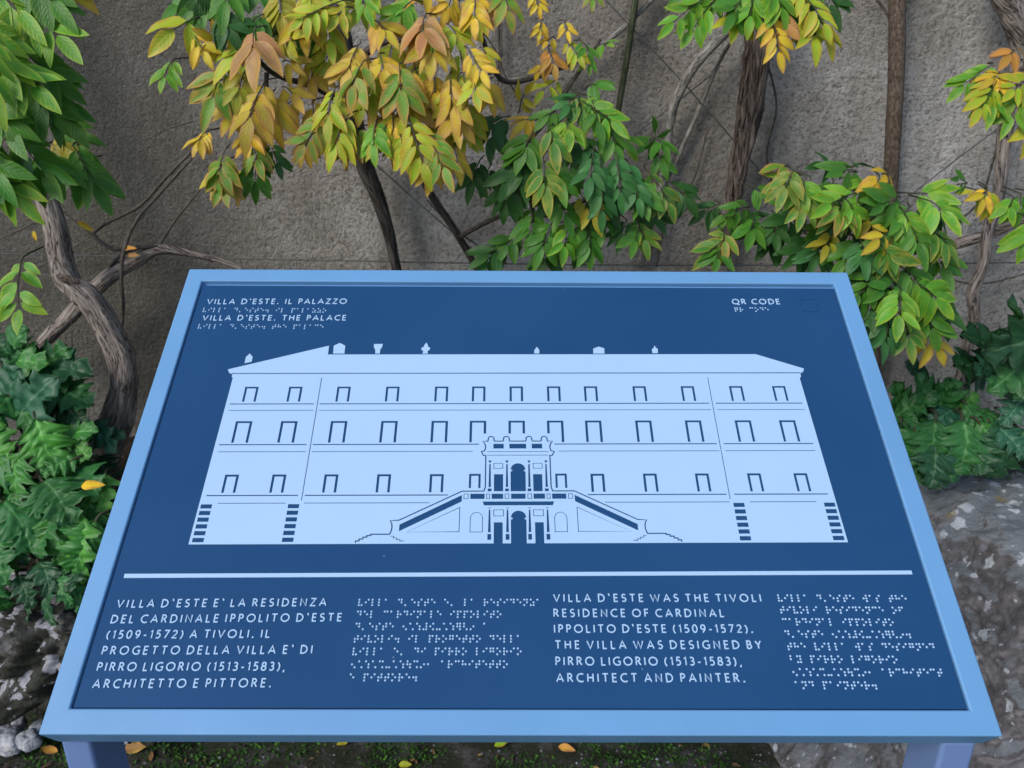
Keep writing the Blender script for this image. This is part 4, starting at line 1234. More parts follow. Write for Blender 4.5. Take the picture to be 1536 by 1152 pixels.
Rc = [(1205, 262, 1140, 285, 1.46, 'x', 3, .05), (1190, 255, 1165, 312, 1.44, 'e', 3, .05), (1205, 270, 1210, 320, 1.43, 'h', 3, .05), (1180, 250, 1170, 262, 1.47, 'x', 1, .055), (1215, 265, 1195, 345, 1.44, 'e', 3, .045),
      (1285, 258, 1235, 262, 1.47, 'g', 2, .055), (1250, 250, 1212, 245, 1.5, 'd', 1, .045), (1280, 250, 1285, 245, 1.5, 'd', 1, .04), (1285, 288, 1215, 320, 1.42, 'h', 3, .055), (1265, 305, 1225, 345, 1.42, 'e', 2, .055),
      (1262, 308, 1255, 345, 1.41, 'x', 2, .05), (1270, 300, 1288, 342, 1.41, 'h', 2, .055), (1300, 275, 1265, 275, 1.47, 'h', 2, .05), (1318, 262, 1308, 300, 1.45, 'y', 2, .045), (1330, 262, 1322, 270, 1.46, 'y', 1, .045),
      (1350, 295, 1295, 315, 1.44, 'g', 3, .055), (1365, 310, 1330, 350, 1.42, 'g', 3, .055), (1355, 315, 1372, 365, 1.4, 'h', 3, .055), (1375, 290, 1425, 295, 1.46, 'h', 2, .06), (1390, 300, 1442, 345, 1.42, 'h', 3, .058),
      (1390, 340, 1440, 395, 1.4, 'e', 3, .055), (1360, 330, 1390, 400, 1.4, 'g', 3, .055), (1345, 345, 1310, 400, 1.41, 'g', 3, .055), (1335, 345, 1298, 372, 1.4, 'y', 2, .05), (1310, 325, 1290, 348, 1.44, 'v', 2, .045),
      (1285, 355, 1245, 420, 1.42, 'g', 3, .055), (1290, 360, 1300, 415, 1.4, 'u', 3, .05), (1320, 365, 1350, 420, 1.39, 'e', 3, .055), (1215, 360, 1170, 400, 1.5, 'd', 3, .05), (1235, 355, 1210, 410, 1.47, 'u', 3, .05),
      (1160, 320, 1110, 350, 1.55, 'd', 3, .05), (1130, 325, 1120, 372, 1.52, 'g', 3, .055), (1125, 310, 1085, 320, 1.55, 'g', 3, .035), (1095, 315, 1075, 345, 1.55, 'g', 2, .04), (1160, 330, 1165, 380, 1.52, 'd', 3, .05),
      (1095, 350, 1040, 398, 1.5, 'e', 3, .048), (1085, 345, 1090, 388, 1.5, 'x', 1, .045), (1085, 360, 1070, 410, 1.5, 'g', 3, .04), (1080, 305, 1035, 330, 1.6, 'd', 3, .045), (1250, 340, 1230, 390, 1.46, 'v', 3, .042),
      (1320, 300, 1300, 360, 1.46, 'd', 4, .05), (1250, 300, 1250, 370, 1.48, 'd', 4, .05), (1390, 330, 1400, 390, 1.45, 'd', 3, .055),
      # lower lobe beside the sign
      (1320, 400, 1265, 470, 1.4, 'g', 3, .052), (1350, 420, 1300, 445, 1.38, 'g', 3, .05), (1350, 430, 1345, 510, 1.36, 'h', 4, .055), (1370, 420, 1430, 475, 1.37, 'h', 3, .06), (1380, 450, 1410, 525, 1.38, 'g', 3, .055),
      (1330, 450, 1318, 545, 1.36, 'u', 4, .05), (1350, 470, 1370, 540, 1.37, 'e', 3, .05), (1300, 430, 1310, 500, 1.4, 'd', 4, .05), (1380, 490, 1420, 545, 1.4, 'z', 2, .05), (1400, 440, 1425, 510, 1.42, 'd', 3, .055),
      (1300, 470, 1310, 530, 1.42, 'd', 3, .05), (1350, 400, 1400, 450, 1.41, 'g', 3, .055), (1280, 400, 1285, 450, 1.42, 'd', 3, .05)]
Rc += [(1250, 270, 1230, 320, 1.52, 'g', 3, .055), (1320, 290, 1300, 340, 1.52, 'd', 3, .055), (1340, 310, 1360, 380, 1.5, 'g', 3, .055), (1390, 300, 1400, 360, 1.5, 'd', 3, .055), (1200, 310, 1160, 360, 1.55, 'd', 3, .055), (1240, 320, 1220, 380, 1.52, 'g', 3, .055),
       (1170, 340, 1130, 390, 1.58, 'd', 3, .055), (1280, 330, 1260, 400, 1.5, 'd', 3, .055), (1210, 350, 1250, 400, 1.55, 'g', 3, .05), (1310, 380, 1290, 440, 1.46, 'd', 3, .055), (1360, 400, 1380, 460, 1.45, 'd', 3, .055), (1330, 420, 1300, 480, 1.46, 'g', 3, .055),
       (1400, 380, 1430, 430, 1.46, 'g', 3, .055), (1310, 460, 1330, 520, 1.44, 'd', 3, .055), (1370, 440, 1390, 510, 1.44, 'd', 3, .055), (1130, 280, 1160, 300, 1.56, 'g', 2, .045), (1290, 400, 1280, 460, 1.46, 'd', 3, .05)]
leaf_list(fo, st, Rc, droop=0.45)
fo.build('foliage', M_LEAF, v5, st, M_CANE)

# ---- 6: crooked thin trunk at the right edge with pale yellow-green sprays
v6 = vine('wisteria_vine', (1440, 580, 1.85), 'crooked grey vine trunk at the right edge with pale yellow green leaf sprays', 'vine')
s = Soup()
s.tube(px_path([(1425, 620, 1.84), (1440, 570, 1.84), (1452, 520, 1.83), (1462, 475, 1.82), (1460, 440, 1.82), (1470, 410, 1.83), (1478, 380, 1.84), (1482, 345, 1.85), (1498, 290, 1.87), (1508, 200, 1.88), (1530, 90, 1.88), (1520, 20, 1.86), (1500, -40, 1.86), (1510, -240, 1.88), (1480, -480, 1.9)]),
       [.014, .014, .014, .014, .014, .013, .013, .013, .014, .016, .020, .026, .03, .024, .010], 16, 8, 0.14, 16, 0.08)
s.build('trunk', M_BARK, v6)
s = Soup()
s.tube(px_path([(1400, 385, 1.88), (1430, 368, 1.87), (1482, 352, 1.86), (1520, 335, 1.84), (1570, 320, 1.8)]), [.010, .013, .014, .012, .010], 12, 8, 0.12, 16)
s.tube(px_path([(1508, 200, 1.86), (1500, 130, 1.8), (1540, 100, 1.72), (1570, 90, 1.66)]), [.006, .006, .005, .004], 8, 6, 0.12)
s.build_each('branch', M_BARK, v6)
fo, st = Foliage(), Soup()
Fc = [(1490, 95, 1418, 150, 1.6, 'h', 4, .05), (1500, 110, 1450, 190, 1.58, 'l', 4, .05), (1495, 120, 1480, 190, 1.58, 'h', 3, .05), (1505, 110, 1470, 130, 1.6, 'y', 3, .045), (1545, 115, 1500, 150, 1.58, 'l', 3, .045),
      (1540, 130, 1500, 205, 1.56, 'h', 4, .048), (1550, 160, 1530, 235, 1.56, 'l', 4, .045), (1520, 75, 1500, 98, 1.62, 'o', 2, .05), (1530, 90, 1545, 85, 1.62, 'o', 2, .04), (1450, 275, 1425, 265, 1.62, 'g', 2, .032),
      (1465, 285, 1450, 300, 1.6, 'l', 2, .03), (1480, 280, 1465, 320, 1.58, 'y', 2, .04), (1480, 285, 1488, 335, 1.58, 'l', 3, .038), (1520, 295, 1498, 335, 1.57, 'h', 3, .042), (1530, 290, 1525, 340, 1.57, 'g', 3, .042),
      (1550, 330, 1525, 395, 1.5, 'h', 3, .06), (1555, 290, 1560, 340, 1.57, 'g', 3, .042)]
leaf_list(fo, st, Fc, droop=0.4)
fo.build('foliage', M_LEAF, v6, st, M_CANE)

for own, pts, r_ in ((v2, [(240, 198, 1.93), (262, 190, 1.93), (290, 182, 1.93)], .0016), (v2, [(745, -20, 1.93), (752, 60, 1.93), (748, 118, 1.92), (740, 180, 1.92)], .0024), (v2, [(700, 20, 1.9), (740, 70, 1.91), (760, 118, 1.92), (790, 160, 1.92)], .002),
                     (v3, [(640, 300, 1.93), (690, 350, 1.93), (760, 395, 1.93)], .002), (v3, [(770, 395, 1.92), (800, 350, 1.92), (870, 330, 1.9), (960, 345, 1.9)], .0026), (v4, [(985, 400, 1.92), (1000, 330, 1.92), (1040, 270, 1.93), (1062, 190, 1.93)], .0028),
                     (v4, [(1160, 280, 1.92), (1150, 230, 1.92), (1165, 160, 1.92), (1150, 90, 1.9)], .0026), (v5, [(1345, 60, 1.91), (1330, 20, 1.91), (1300, -20, 1.91)], .003), (v5, [(1150, 345, 1.88), (1220, 350, 1.86), (1290, 345, 1.85), (1340, 360, 1.88)], .003),
                     (v6, [(1440, 330, 1.9), (1470, 300, 1.9), (1490, 240, 1.9), (1500, 200, 1.9)], .0028), (v6, [(1400, 400, 1.91), (1430, 420, 1.91), (1480, 425, 1.91), (1540, 410, 1.91)], .0022), (v1, [(0, 420, 1.9), (60, 400, 1.9), (140, 352, 1.87)], .002)):
    s = Soup(); s.tube(px_path(pts), [r_] * len(pts), 7, 6, 0.25, 40); s.build('tendril', M_TWIG, own)

# ---- bare canes
cv = vine('vine_cane', (932, 135, 1.9), 'straight dark green cane standing against the wall at top centre', 'cane')
s = Soup(); s.tube(px_path([(925, 180, 1.9), (933, 130, 1.9), (944, 65, 1.9), (953, 0, 1.9), (965, -80, 1.9), (985, -260, 1.91), (1000, -400, 1.91)]), [.0075, .0078, .0078, .008, .008, .007, .003], 10, 8, 0.05); s.build('stem', M_CANE, cv)
cv = vine('vine_cane', (800, 116, 1.9), 'bare brown branch crossing behind the green cane at top centre', 'cane')
s = Soup(); s.tube(px_path([(755, 122, 1.9), (800, 115, 1.9), (865, 92, 1.91), (915, 58, 1.915), (950, 28, 1.92), (1000, -25, 1.92)]), [.005, .0065, .006, .006, .006, .006], 10, 8, 0.1); s.build('stem', M_BARK_GREY, cv)

# ---- training wires
WG = 'training wires strung along the wall'
for pts, lb in (([(-200, 376), (400, 389), (1000, 398), (1700, 392)], 'long horizontal training wire just above the sign top edge'),
                ([(880, -30), (1030, 130), (1165, 285), (1240, 370)], 'slanting wire crossing behind the shaggy trunk down to the right'),
                ([(540, 225), (640, 315), (745, 405)], 'slanting wire between the two leaning dark stems at centre'),
                ([(1560, 140), (1500, 190), (1440, 235), (1350, 305)], 'slanting wire right of the smooth straight stem'),
                ([(1070, 110), (1000, 165), (930, 220)], 'short slanting wire meeting the arching grey side stem')):
    p0 = at(pts[0][0], pts[0][1], 1.915)
    o = thing('training_wire', (p0.x, p0.y, p0.z), lb, 'wire')
    s = Soup(); s.tube([at(x, y, 1.915 if k % 2 == 0 else 1.912) for k, (x, y) in enumerate(pts)], [.0016] * len(pts), 6, 6)
    ob = s.build('strand', M_WIRE, o)

# ================================================================== ACANTHUS
def acanth_leaf(fo, st, B, T, wr, col, edge, lob=5, face=None, stalk=0.3):
    """one broad lobed leaf whose blade runs from B to T; the stalk leads down into the clump"""
    ns, nb = 72, 10
    base = len(fo.V)
    D = T - B; B = B - D * 0.15; D = D * 1.12; L = D.length; D.normalize(); wr = wr * 1.18
    if face is None: face = Vector((random.uniform(-0.5, 0.5), -0.75, random.uniform(0.35, 1.1)))
    N = (face - D * face.dot(D)).normalized()
    S = D.cross(N).normalized()
    arch_ = random.uniform(0.08, 0.24) * L
    bendx = random.uniform(-0.10, 0.10) * L
    fold = random.uniform(0.0, 0.3); roll = random.uniform(-0.35, 0.35)
    seed = Vector((random.uniform(0, 30), random.uniform(0, 30), 0))
    Wd = L * wr
    S2 = S * math.cos(roll) + N * math.sin(roll); N2 = N * math.cos(roll) - S * math.sin(roll)
    asym = random.uniform(-0.05, 0.05)
    for i in range(ns + 1):
        f = i / ns
        hump = math.sin(math.pi * (f ** 0.8) * 0.86) - f * math.sin(math.pi * 0.86)
        pos = B + D * (f * L) + N * (arch_ * hump) + S * (bendx * math.sin(math.pi * f))
        env = min(1.0, (f / 0.22) ** 0.55) * ((1 - f) ** 0.55) * 1.18
        for j in range(nb + 1):
            t = -1 + 2 * j / nb
            a = abs(t)
            ff = f + (asym if t > 0 else 0)
            p = (ff * lob + 0.1) % 1.0
            pk = p / 0.62 if p < 0.62 else (1 - p) / 0.38
            lb = 0.42 + 0.58 * pk ** 0.9
            q3 = (ff * lob * 3 + 0.2) % 1.0
            tooth = 0.91 + 0.2 * (1 - abs(q3 * 2 - 1))
            w_ = max(0.0025, 0.5 * Wd * env * lb * tooth)
            x = t * w_
            z = fold * abs(x) * 0.8 + 0.03 * Wd * math.sin(ff * lob * 6.283 - 0.6) * a * (1.3 - a) * 2 - 0.7 * (x * x) / max(Wd, .01) + 0.07 * Wd * noise.noise(Vector((f * 9, t * 3, 0)) + seed)
            q_ = pos + S2 * x + D * (0.42 * a * w_) + N2 * z
            fo.V.append((q_.x, q_.y, q_.z)); fo.C.append(col); fo.E.append(edge)
    for i in range(ns):
        for j in range(nb):
            a = base + i * (nb + 1) + j
            fo.F.append((a, a + 1, a + nb + 2, a + nb + 1))
            for (ii, jj) in ((i, j), (i, j + 1), (i + 1, j + 1), (i + 1, j)):
                fo.UV.append((-1 + 2 * jj / nb, ii / ns))
    foot = B - D * (L * stalk) + Vector((0, 0.03, -0.03))
    st.tube([foot, B - D * L * 0.1, B + D * 0.02 + N * arch_ * 0.05], [.004, .0035, .0025], 6, 4)


ACG = {'m': ((0.030, 0.15, 0.034), (0.022, 0.11, 0.026)), 'g': ((0.044, 0.20, 0.032), (0.032, 0.145, 0.025)), 'c': ((0.03, 0.125, 0.07), (0.026, 0.10, 0.05)), 'b': ((0.075, 0.27, 0.036), (0.042, 0.17, 0.026)), 'd': ((0.017, 0.08, 0.03), (0.015, 0.065, 0.024))}


def acanthus(foot, label, leaves, seed):
    """leaves: (base px, base py, tip px, tip py, Y, colour, width ratio)"""
    random.seed(seed)
    p = at(*foot)
    o = thing('acanthus_plant', (p.x, p.y, p.z), label, 'plant', None)
    fo = Foliage(); st = Soup()
    for (bx, by, tx, ty, Y, ck, wr) in leaves:
        c, e = ACG[ck]
        acanth_leaf(fo, st, at(bx, by, Y + 0.02), at(tx, ty, Y - random.uniform(0.0, 0.06)), wr, jit(c), jit(e), random.choice((3, 4, 4)))
    fo.build('foliage', M_ACANTH, o, st, M_CANE)
    return o


acanthus((20, 600, 1.66), 'dark glossy acanthus clump below the slanting bare branch left of the trunk', [
    (60, 560, -10, 520, 1.66, 'm', .7), (30, 560, 40, 490, 1.68, 'm', .8), (50, 570, 105, 520, 1.68, 'm', .7), (20, 590, -40, 560, 1.62, 'g', .8), (70, 585, 140, 560, 1.66, 'd', .75), (30, 625, 28, 550, 1.58, 'c', .75),
    (45, 620, 85, 565, 1.58, 'c', .7), (75, 590, 140, 610, 1.62, 'm', .7), (40, 600, 60, 660, 1.56, 'm', .8), (10, 600, -30, 660, 1.56, 'm', .8), (80, 600, 125, 650, 1.60, 'd', .7), (-20, 520, 30, 540, 1.7, 'd', .8),
    (20, 545, 75, 545, 1.68, 'g', .7), (0, 570, 20, 620, 1.6, 'm', .8), (95, 560, 60, 520, 1.7, 'd', .8), (60, 600, 110, 575, 1.64, 'm', .8)], 11)
acanthus((60, 690, 1.52), 'bright green acanthus clump in the middle of the left picture edge', [
    (-20, 660, 40, 700, 1.5, 'b', .75), (0, 640, 15, 700, 1.52, 'b', .8), (60, 640, 95, 720, 1.5, 'b', .85), (110, 690, 60, 715, 1.48, 'g', .75), (70, 670, 150, 645, 1.55, 'g', .55), (100, 660, 135, 690, 1.55, 'b', .7), (10, 690, -30, 750, 1.46, 'm', .8),
    (30, 690, 25, 760, 1.46, 'g', .8), (120, 700, 160, 725, 1.56, 'd', .6), (130, 650, 175, 680, 1.62, 'c', .5), (140, 670, 190, 655, 1.64, 'c', .5), (150, 690, 180, 715, 1.62, 'd', .6), (40, 660, 80, 640, 1.56, 'm', .8), (90, 640, 130, 620, 1.62, 'd', .7),
    (-10, 700, 60, 740, 1.5, 'd', .9), (70, 700, 140, 740, 1.52, 'd', .9)], 12)
acanthus((110, 790, 1.46), 'broad leaved acanthus clump spreading against the left edge of the sign', [
    (60, 730, 45, 790, 1.44, 'm', .8), (70, 730, 110, 790, 1.43, 'm', .85), (110, 730, 90, 780, 1.46, 'm', .8), (160, 720, 165, 775, 1.48, 'b', .75), (130, 730, 135, 780, 1.46, 'g', .8), (140, 760, 165, 810, 1.44, 'g', .75), (100, 760, 60, 840, 1.42, 'm', .85),
    (90, 770, 95, 850, 1.40, 'g', .8), (120, 780, 125, 880, 1.39, 'b', .6), (140, 790, 100, 860, 1.38, 'g', .9), (145, 800, 150, 860, 1.42, 'm', .8), (60, 780, 30, 830, 1.42, 'm', .85), (100, 720, 150, 740, 1.5, 'm', .8), (80, 800, 70, 870, 1.44, 'd', .9), (150, 740, 120, 830, 1.48, 'd', .9)], 13)
acanthus((5, 820, 1.44), 'lowest acanthus clump hanging over the white crusted rocks', [
    (20, 740, 10, 800, 1.44, 'm', .8), (10, 760, 50, 830, 1.42, 'm', .85), (-10, 770, -20, 840, 1.42, 'c', .8), (0, 790, 25, 860, 1.40, 'm', .85), (30, 800, 40, 850, 1.41, 'd', .8), (-20, 820, 10, 880, 1.40, 'm', .8), (-20, 860, 15, 915, 1.38, 'g', .8),
    (20, 780, 80, 830, 1.44, 'd', .9), (-30, 740, 30, 770, 1.46, 'g', .8), (60, 850, 75, 900, 1.37, 'd', .7), (90, 860, 110, 910, 1.36, 'm', .6), (30, 870, 50, 915, 1.36, 'd', .7), (110, 870, 130, 925, 1.36, 'm', .6), (80, 880, 85, 940, 1.35, 'd', .6), (120, 850, 100, 890, 1.37, 'd', .7), (0, 860, -20, 920, 1.37, 'm', .8), (50, 890, 40, 935, 1.35, 'd', .6)], 14)
acanthus((1500, 570, 1.66), 'upright dark acanthus clump before the crooked trunk at the right edge', [
    (1530, 520, 1512, 450, 1.62, 'm', .6), (1545, 500, 1560, 440, 1.62, 'm', .7), (1560, 480, 1470, 530, 1.54, 'd', .75), (1550, 495, 1500, 545, 1.54, 'd', .8), (1490, 540, 1440, 500, 1.66, 'd', .7), (1500, 560, 1462, 560, 1.6, 'c', .7), (1530, 540, 1480, 590, 1.56, 'm', .75),
    (1550, 540, 1520, 600, 1.55, 'm', .8), (1480, 540, 1500, 490, 1.68, 'd', .8), (1540, 570, 1560, 620, 1.54, 'c', .8), (1510, 540, 1545, 560, 1.58, 'm', .7), (1470, 560, 1430, 545, 1.68, 'd', .7), (1500, 510, 1545, 500, 1.66, 'd', .8), (1530, 600, 1500, 640, 1.54, 'c', .8)], 15)
acanthus((1420, 630, 1.60), 'acanthus clump with pointed leaves beside the upper right frame of the sign', [
    (1390, 620, 1375, 560, 1.6, 'm', .75), (1360, 620, 1340, 570, 1.64, 'm', .7), (1400, 620, 1425, 565, 1.62, 'm', .8), (1420, 620, 1470, 590, 1.6, 'g', .7), (1350, 630, 1410, 600, 1.58, 'm', .7), (1400, 640, 1350, 660, 1.55, 'm', .8), (1430, 620, 1395, 650, 1.56, 'c', .8),
    (1450, 610, 1480, 650, 1.56, 'm', .8), (1340, 610, 1330, 640, 1.62, 'd', .7), (1470, 620, 1520, 655, 1.55, 'm', .8), (1440, 600, 1450, 560, 1.65, 'd', .8), (1380, 590, 1360, 540, 1.68, 'd', .8)], 16)
acanthus((1420, 690, 1.54), 'low broad acanthus clump spreading behind the lichened boulder', [
    (1440, 640, 1430, 715, 1.5, 'm', .9), (1400, 640, 1385, 720, 1.5, 'm', .8), (1370, 650, 1360, 700, 1.52, 'm', .8), (1470, 640, 1495, 690, 1.52, 'g', .8), (1370, 705, 1460, 700, 1.49, 'm', .5), (1440, 680, 1380, 720, 1.48, 'c', .7), (1490, 640, 1540, 690, 1.52, 'c', .8), (1400, 670, 1395, 735, 1.48, 'd', .8),
    (1460, 660, 1470, 715, 1.5, 'd', .9), (1350, 640, 1345, 690, 1.56, 'd', .8), (1500, 640, 1480, 720, 1.52, 'd', .9), (1530, 650, 1560, 700, 1.52, 'm', .8)], 17)
random.seed(21)

# ground-cover of small round leaves on the bed near the boulder
fo = Foliage(); rootp = at(1470, 720, 1.6)
for k in range(700):
    x = random.uniform(0.90, 1.45); y = random.uniform(1.50, 1.72); z = zb(x, y) + random.uniform(0.02, 0.13)
    az = random.uniform(0, 6.28)
    c = random.choice(((0.03, 0.13, 0.03), (0.045, 0.17, 0.035), (0.025, 0.10, 0.03)))
    l_ = random.uniform(0.016, 0.03)
    fo.blade(Vector((x, y, z)), Vector((math.cos(az), math.sin(az), random.uniform(-0.3, 0.5))), Vector((random.uniform(-.5, .5), random.uniform(-.9, .1), 1)), l_, l_ * 0.95, jit(c), jit(c), 0.3, 0.3, 0.1, 6, 4,
             prof=lambda s_: (max(0, math.sin(math.pi * min(1, s_ * 0.93 + 0.05)))) ** 0.55)
gc = fo.build('ground_cover', M_ACANTH, None)
tag(gc, kind='stuff')

# ================================================================== ROCKS
def rock(name, loc, dims, mat, label, cat, seed, amp=0.25, cuts=32, boxy=0.5, group=None, rotz=0.0, pit=0.0, fine=0.22):
    bm = bmesh.new()
    bmesh.ops.create_cube(bm, size=2.0)
    bmesh.ops.subdivide_edges(bm, edges=bm.edges, cuts=cuts, use_grid_fill=True)
    sv = Vector((seed * 3.7, seed * 1.3, seed * 2.1))
    cz, sz = math.cos(rotz), math.sin(rotz)
    pw = 2 + 10 * boxy * boxy
    for v in bm.verts:
        c = v.co.copy()
        sp = c.normalized()
        # superellipsoid: round for boxy 0, a block with worn edges near 1
        k = (abs(sp.x) ** pw + abs(sp.y) ** pw + abs(sp.z) ** pw) ** (-1.0 / pw)
        p = sp * k
        w_ = Vector((p.x * dims[0], p.y * dims[1], p.z * dims[2])) * 5.0
        a = noise.fractal(w_ * 0.8 + sv, 1.0, 2.0, 4)
        b = noise.fractal(w_ * 3.2 + sv, 0.8, 2.0, 5)
        f = 1 + amp * a + amp * fine * b
        if pit:
            d = noise.voronoi(w_ * 2.4 + sv + Vector((b, a, b)) * 0.5)[0]
            f -= pit * max(0.0, 0.45 - d[0]) - pit * 0.35 * max(0, d[0] - 0.5)
            f += pit * 0.3 * noise.turbulence(w_ * 5 + sv, 4, False) - pit * 0.1
        p = p * f
        x, y, z = p.x * dims[0], p.y * dims[1], p.z * dims[2]
        v.co = (x * cz - y * sz, x * sz + y * cz, z)
    me = bpy.data.meshes.new(name); bm.to_mesh(me); bm.free()
    me.polygons.foreach_set('use_smooth', [True] * len(me.polygons))
    o = link_mesh(name, me, mat, None, loc)
    return tag(o, label, cat, group)


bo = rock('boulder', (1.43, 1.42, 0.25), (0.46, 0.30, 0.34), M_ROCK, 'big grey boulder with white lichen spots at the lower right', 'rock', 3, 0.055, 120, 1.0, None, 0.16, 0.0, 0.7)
for v in bo.data.vertices:                     # its left flank slopes out towards the foot
    k = (0.335 - v.co.z) / 0.67
    v.co.x -= 0.42 * k * max(0.0, min(1.0, 0.6 - v.co.x / 0.5))
    v.co.y -= 0.05 * k
bo.data.update()
rock('rock', (-0.98, 1.48, 0.22), (0.22, 0.16, 0.17), M_TUFA, 'rough white crusted rock under the acanthus at the left edge', 'rock', 5, 0.3, 80, 0.3, None, 0, 0.6, 0.5)
rock('rock', (-0.72, 1.50, 0.26), (0.15, 0.14, 0.13), M_TUFA, 'pitted dark rock close to the left frame of the sign', 'rock', 8, 0.35, 70, 0.3, None, 0, 0.6, 0.5)
rock('rock', (-0.90, 1.40, 0.10), (0.17, 0.11, 0.09), M_TUFA, 'low crusted rock above the white stones at the lower left', 'rock', 13, 0.3, 70, 0.3, None, 0, 0.6, 0.5)
rock('rock', (-0.30, 1.54, 0.22), (0.30, 0.15, 0.24), M_TUFA, 'bed edge rock behind the left half of the sign', 'rock', 9, 0.25, 24, 0.4)
rock('rock', (0.32, 1.54, 0.22), (0.32, 0.15, 0.24), M_TUFA, 'bed edge rock behind the right half of the sign', 'rock', 10, 0.25, 24, 0.4)
SG = None
for k, (px, py, Y, r_, lb) in enumerate(((12, 1108, 1.33, 0.030, 'largest round white stone in the bottom left corner'), (42, 1108, 1.32, 0.026, 'white stone second from the left picture edge at the bottom'),
                                        (62, 1092, 1.36, 0.020, 'small white stone touching the corner of the sign frame'), (30, 1085, 1.38, 0.018, 'small white stone above the two bottom left stones'))):
    p = at(px, py, Y)
    rock('stone', (p.x, p.y, p.z), (r_, r_ * 0.8, r_ * 0.95), M_WHITE, lb, 'stone', 20 + k, 0.5, 24, 0.4, None, k * 0.7, 0.15, 0.6)

# moss tufts on the ground in front of the bed
random.seed(31)
fo = Foliage()
for k in range(16000):
    x = random.uniform(-1.15, 0.95); y = random.uniform(1.12, 1.52)
    d_ = noise.fractal(Vector((x * 6, y * 6, 2)), 1, 2, 4)
    if d_ < random.uniform(-0.25, 0.25): continue
    az = random.uniform(0, 6.28)
    c = random.choice(((0.03, 0.09, 0.012), (0.055, 0.15, 0.018), (0.02, 0.06, 0.01)))
    l_ = random.uniform(0.006, 0.014)
    fo.blade(Vector((x, y, zg(x, y) - 0.002)), Vector((math.cos(az), math.sin(az), random.uniform(0.5, 2.2))), Vector((math.sin(az), -1, 0.6)), l_, l_ * 0.55, jit(c), jit(c), 0.4, 0.2, 0.0, 3, 2)
tag(fo.build('moss', M_DRY, None), kind='stuff')

V, F = [], []
for k in range(700):
    x = random.uniform(-1.15, 0.95); y = random.uniform(1.1, 1.5); r_ = random.uniform(0.0015, 0.006) * random.uniform(0.5, 1)
    c_ = Vector((x, y, zg(x, y) + r_ * 0.3)); b = len(V)
    for d_ in ((1, 0, 0), (-1, 0, 0), (0, 1, 0), (0, -1, 0), (0, 0, .8), (0, 0, -.8)):
        V.append(c_ + Vector(d_) * r_ * random.uniform(0.6, 1.3))
    F += [tuple(b + q_ for q_ in f) for f in ((0, 2, 4), (2, 1, 4), (1, 3, 4), (3, 0, 4), (2, 0, 5), (1, 2, 5), (3, 1, 5), (0, 3, 5))]
tag(link_mesh('gravel', mesh_of('gravel', V, F), M_ROCK), kind='stuff')
fo = Foliage()
for k in range(420):
    x = random.uniform(-1.2, 1.3); y = random.uniform(1.15, 1.9)
    z = max(zg(x, y), zb(x, y) if y > 1.38 else -1) + 0.004
    az = random.uniform(0, 6.28); c = random.choice(((0.16, 0.09, 0.04), (0.10, 0.06, 0.035), (0.25, 0.17, 0.06), (0.07, 0.05, 0.035)))
    l_ = random.uniform(0.008, 0.03)
    fo.blade(Vector((x, y, z)), Vector((math.cos(az), math.sin(az), random.uniform(-0.1, 0.4))), Vector((random.uniform(-.5, .5), -0.4, 1)), l_, l_ * random.uniform(0.2, 0.6), jit(c), jit(c), random.uniform(-.6, .6), 0.4, 0.2, 5, 2)
tag(fo.build('leaf_litter', M_DRY, None), kind='stuff')

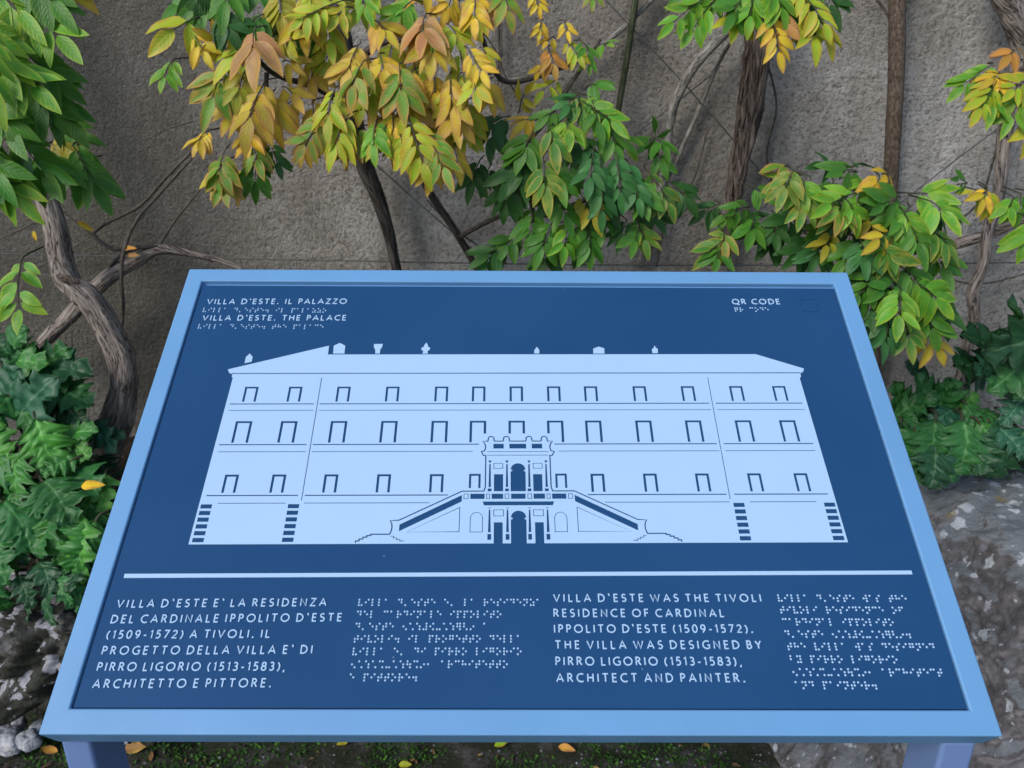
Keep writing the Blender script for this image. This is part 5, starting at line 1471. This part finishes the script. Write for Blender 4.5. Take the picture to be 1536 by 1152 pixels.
# fallen leaves, each a thing
random.seed(41)
FL = (((75, 1128), 'o', .040, .022, 'orange brown fallen leaf left of the left sign leg'), ((205, 1124), 'b', .055, .034, 'broad brown fallen leaf right of the left sign leg'),
      ((255, 1112), 'b', .022, .014, 'tiny reddish fallen leaf below the left part of the front bar'), ((514, 1117), 'v', .028, .018, 'small dull yellow fallen leaf under the front bar left of centre'),
      ((608, 1150), 'v', .030, .018, 'yellow fallen leaf cut by the bottom picture edge'), ((752, 1118), 'l', .036, .020, 'pale oval fallen leaf under the middle of the sign'),
      ((850, 1125), 'o', .042, .022, 'curled brown fallen leaf right of the pale oval leaf'), ((1255, 1137), 'u', .030, .014, 'pale grey fallen leaf beside the boulder foot'),
      ((1300, 1138), 'o', .075, .040, 'large ochre fallen leaf leaning on the boulder foot'), ((1278, 1146), 'y', .035, .018, 'yellow fallen leaf below the large ochre one'), ((1240, 1128), 'v', .034, .016, 'dull olive fallen leaf left of the pale grey one'),
      ((1310, 1120), 'b', .06, .032, 'dark brown fallen leaf above the large ochre one'))
for (px, py), kd, l_, w_, lb in FL:
    for Y in np.arange(1.20, 1.6, 0.004):
        p = at(px, py, float(Y))
        if p.z <= zg(p.x, p.y) + 0.008: break
    az = random.uniform(-0.6, 0.6) + (3.14 if random.random() < 0.5 else 0)
    o = thing('fallen_leaf', (p.x, p.y, p.z), lb, 'leaf', 'fallen leaves')
    fo = Foliage()
    c, e = KIND[kd]
    if kd == 'u': c, e = (0.35, 0.36, 0.4), (0.25, 0.25, 0.27)
    D_ = Vector((math.cos(az), math.sin(az) * 0.8, 0.12))
    fo.blade(p - D_ * l_ * 0.5 + Vector((0, 0, 0.006)), D_, Vector((random.uniform(-.3, .3), -0.55, 1)), l_, w_, jit(c), jit(e), random.uniform(-0.5, 0.3), random.uniform(0.2, 0.6), 0.2, 10, 4)
    fo.build('blade', M_DRY, o)
for (px, py, Y), kd, l_, lb in (((140, 730, 1.36), 'y', .05, 'yellow fallen leaf caught on the acanthus beside the sign'), ((195, 374, 1.80), 'o', .035, 'orange dry leaf caught where the thin tendrils meet'), ((200, 384, 1.80), 'b', .03, 'brown dry leaf caught below the orange one on the tendrils')):
    p = at(px, py, Y)
    o = thing('fallen_leaf', (p.x, p.y, p.z), lb, 'leaf', 'fallen leaves')
    fo = Foliage(); c, e = KIND[kd]
    fo.blade(p - Vector((l_ / 2, 0, 0)), Vector((1, -0.1, 0.2)), Vector((0, -0.8, 0.7)), l_, l_ * 0.5, jit(c), jit(e), 0.4, 0.4, 0.2)
    fo.build('blade', M_DRY, o)
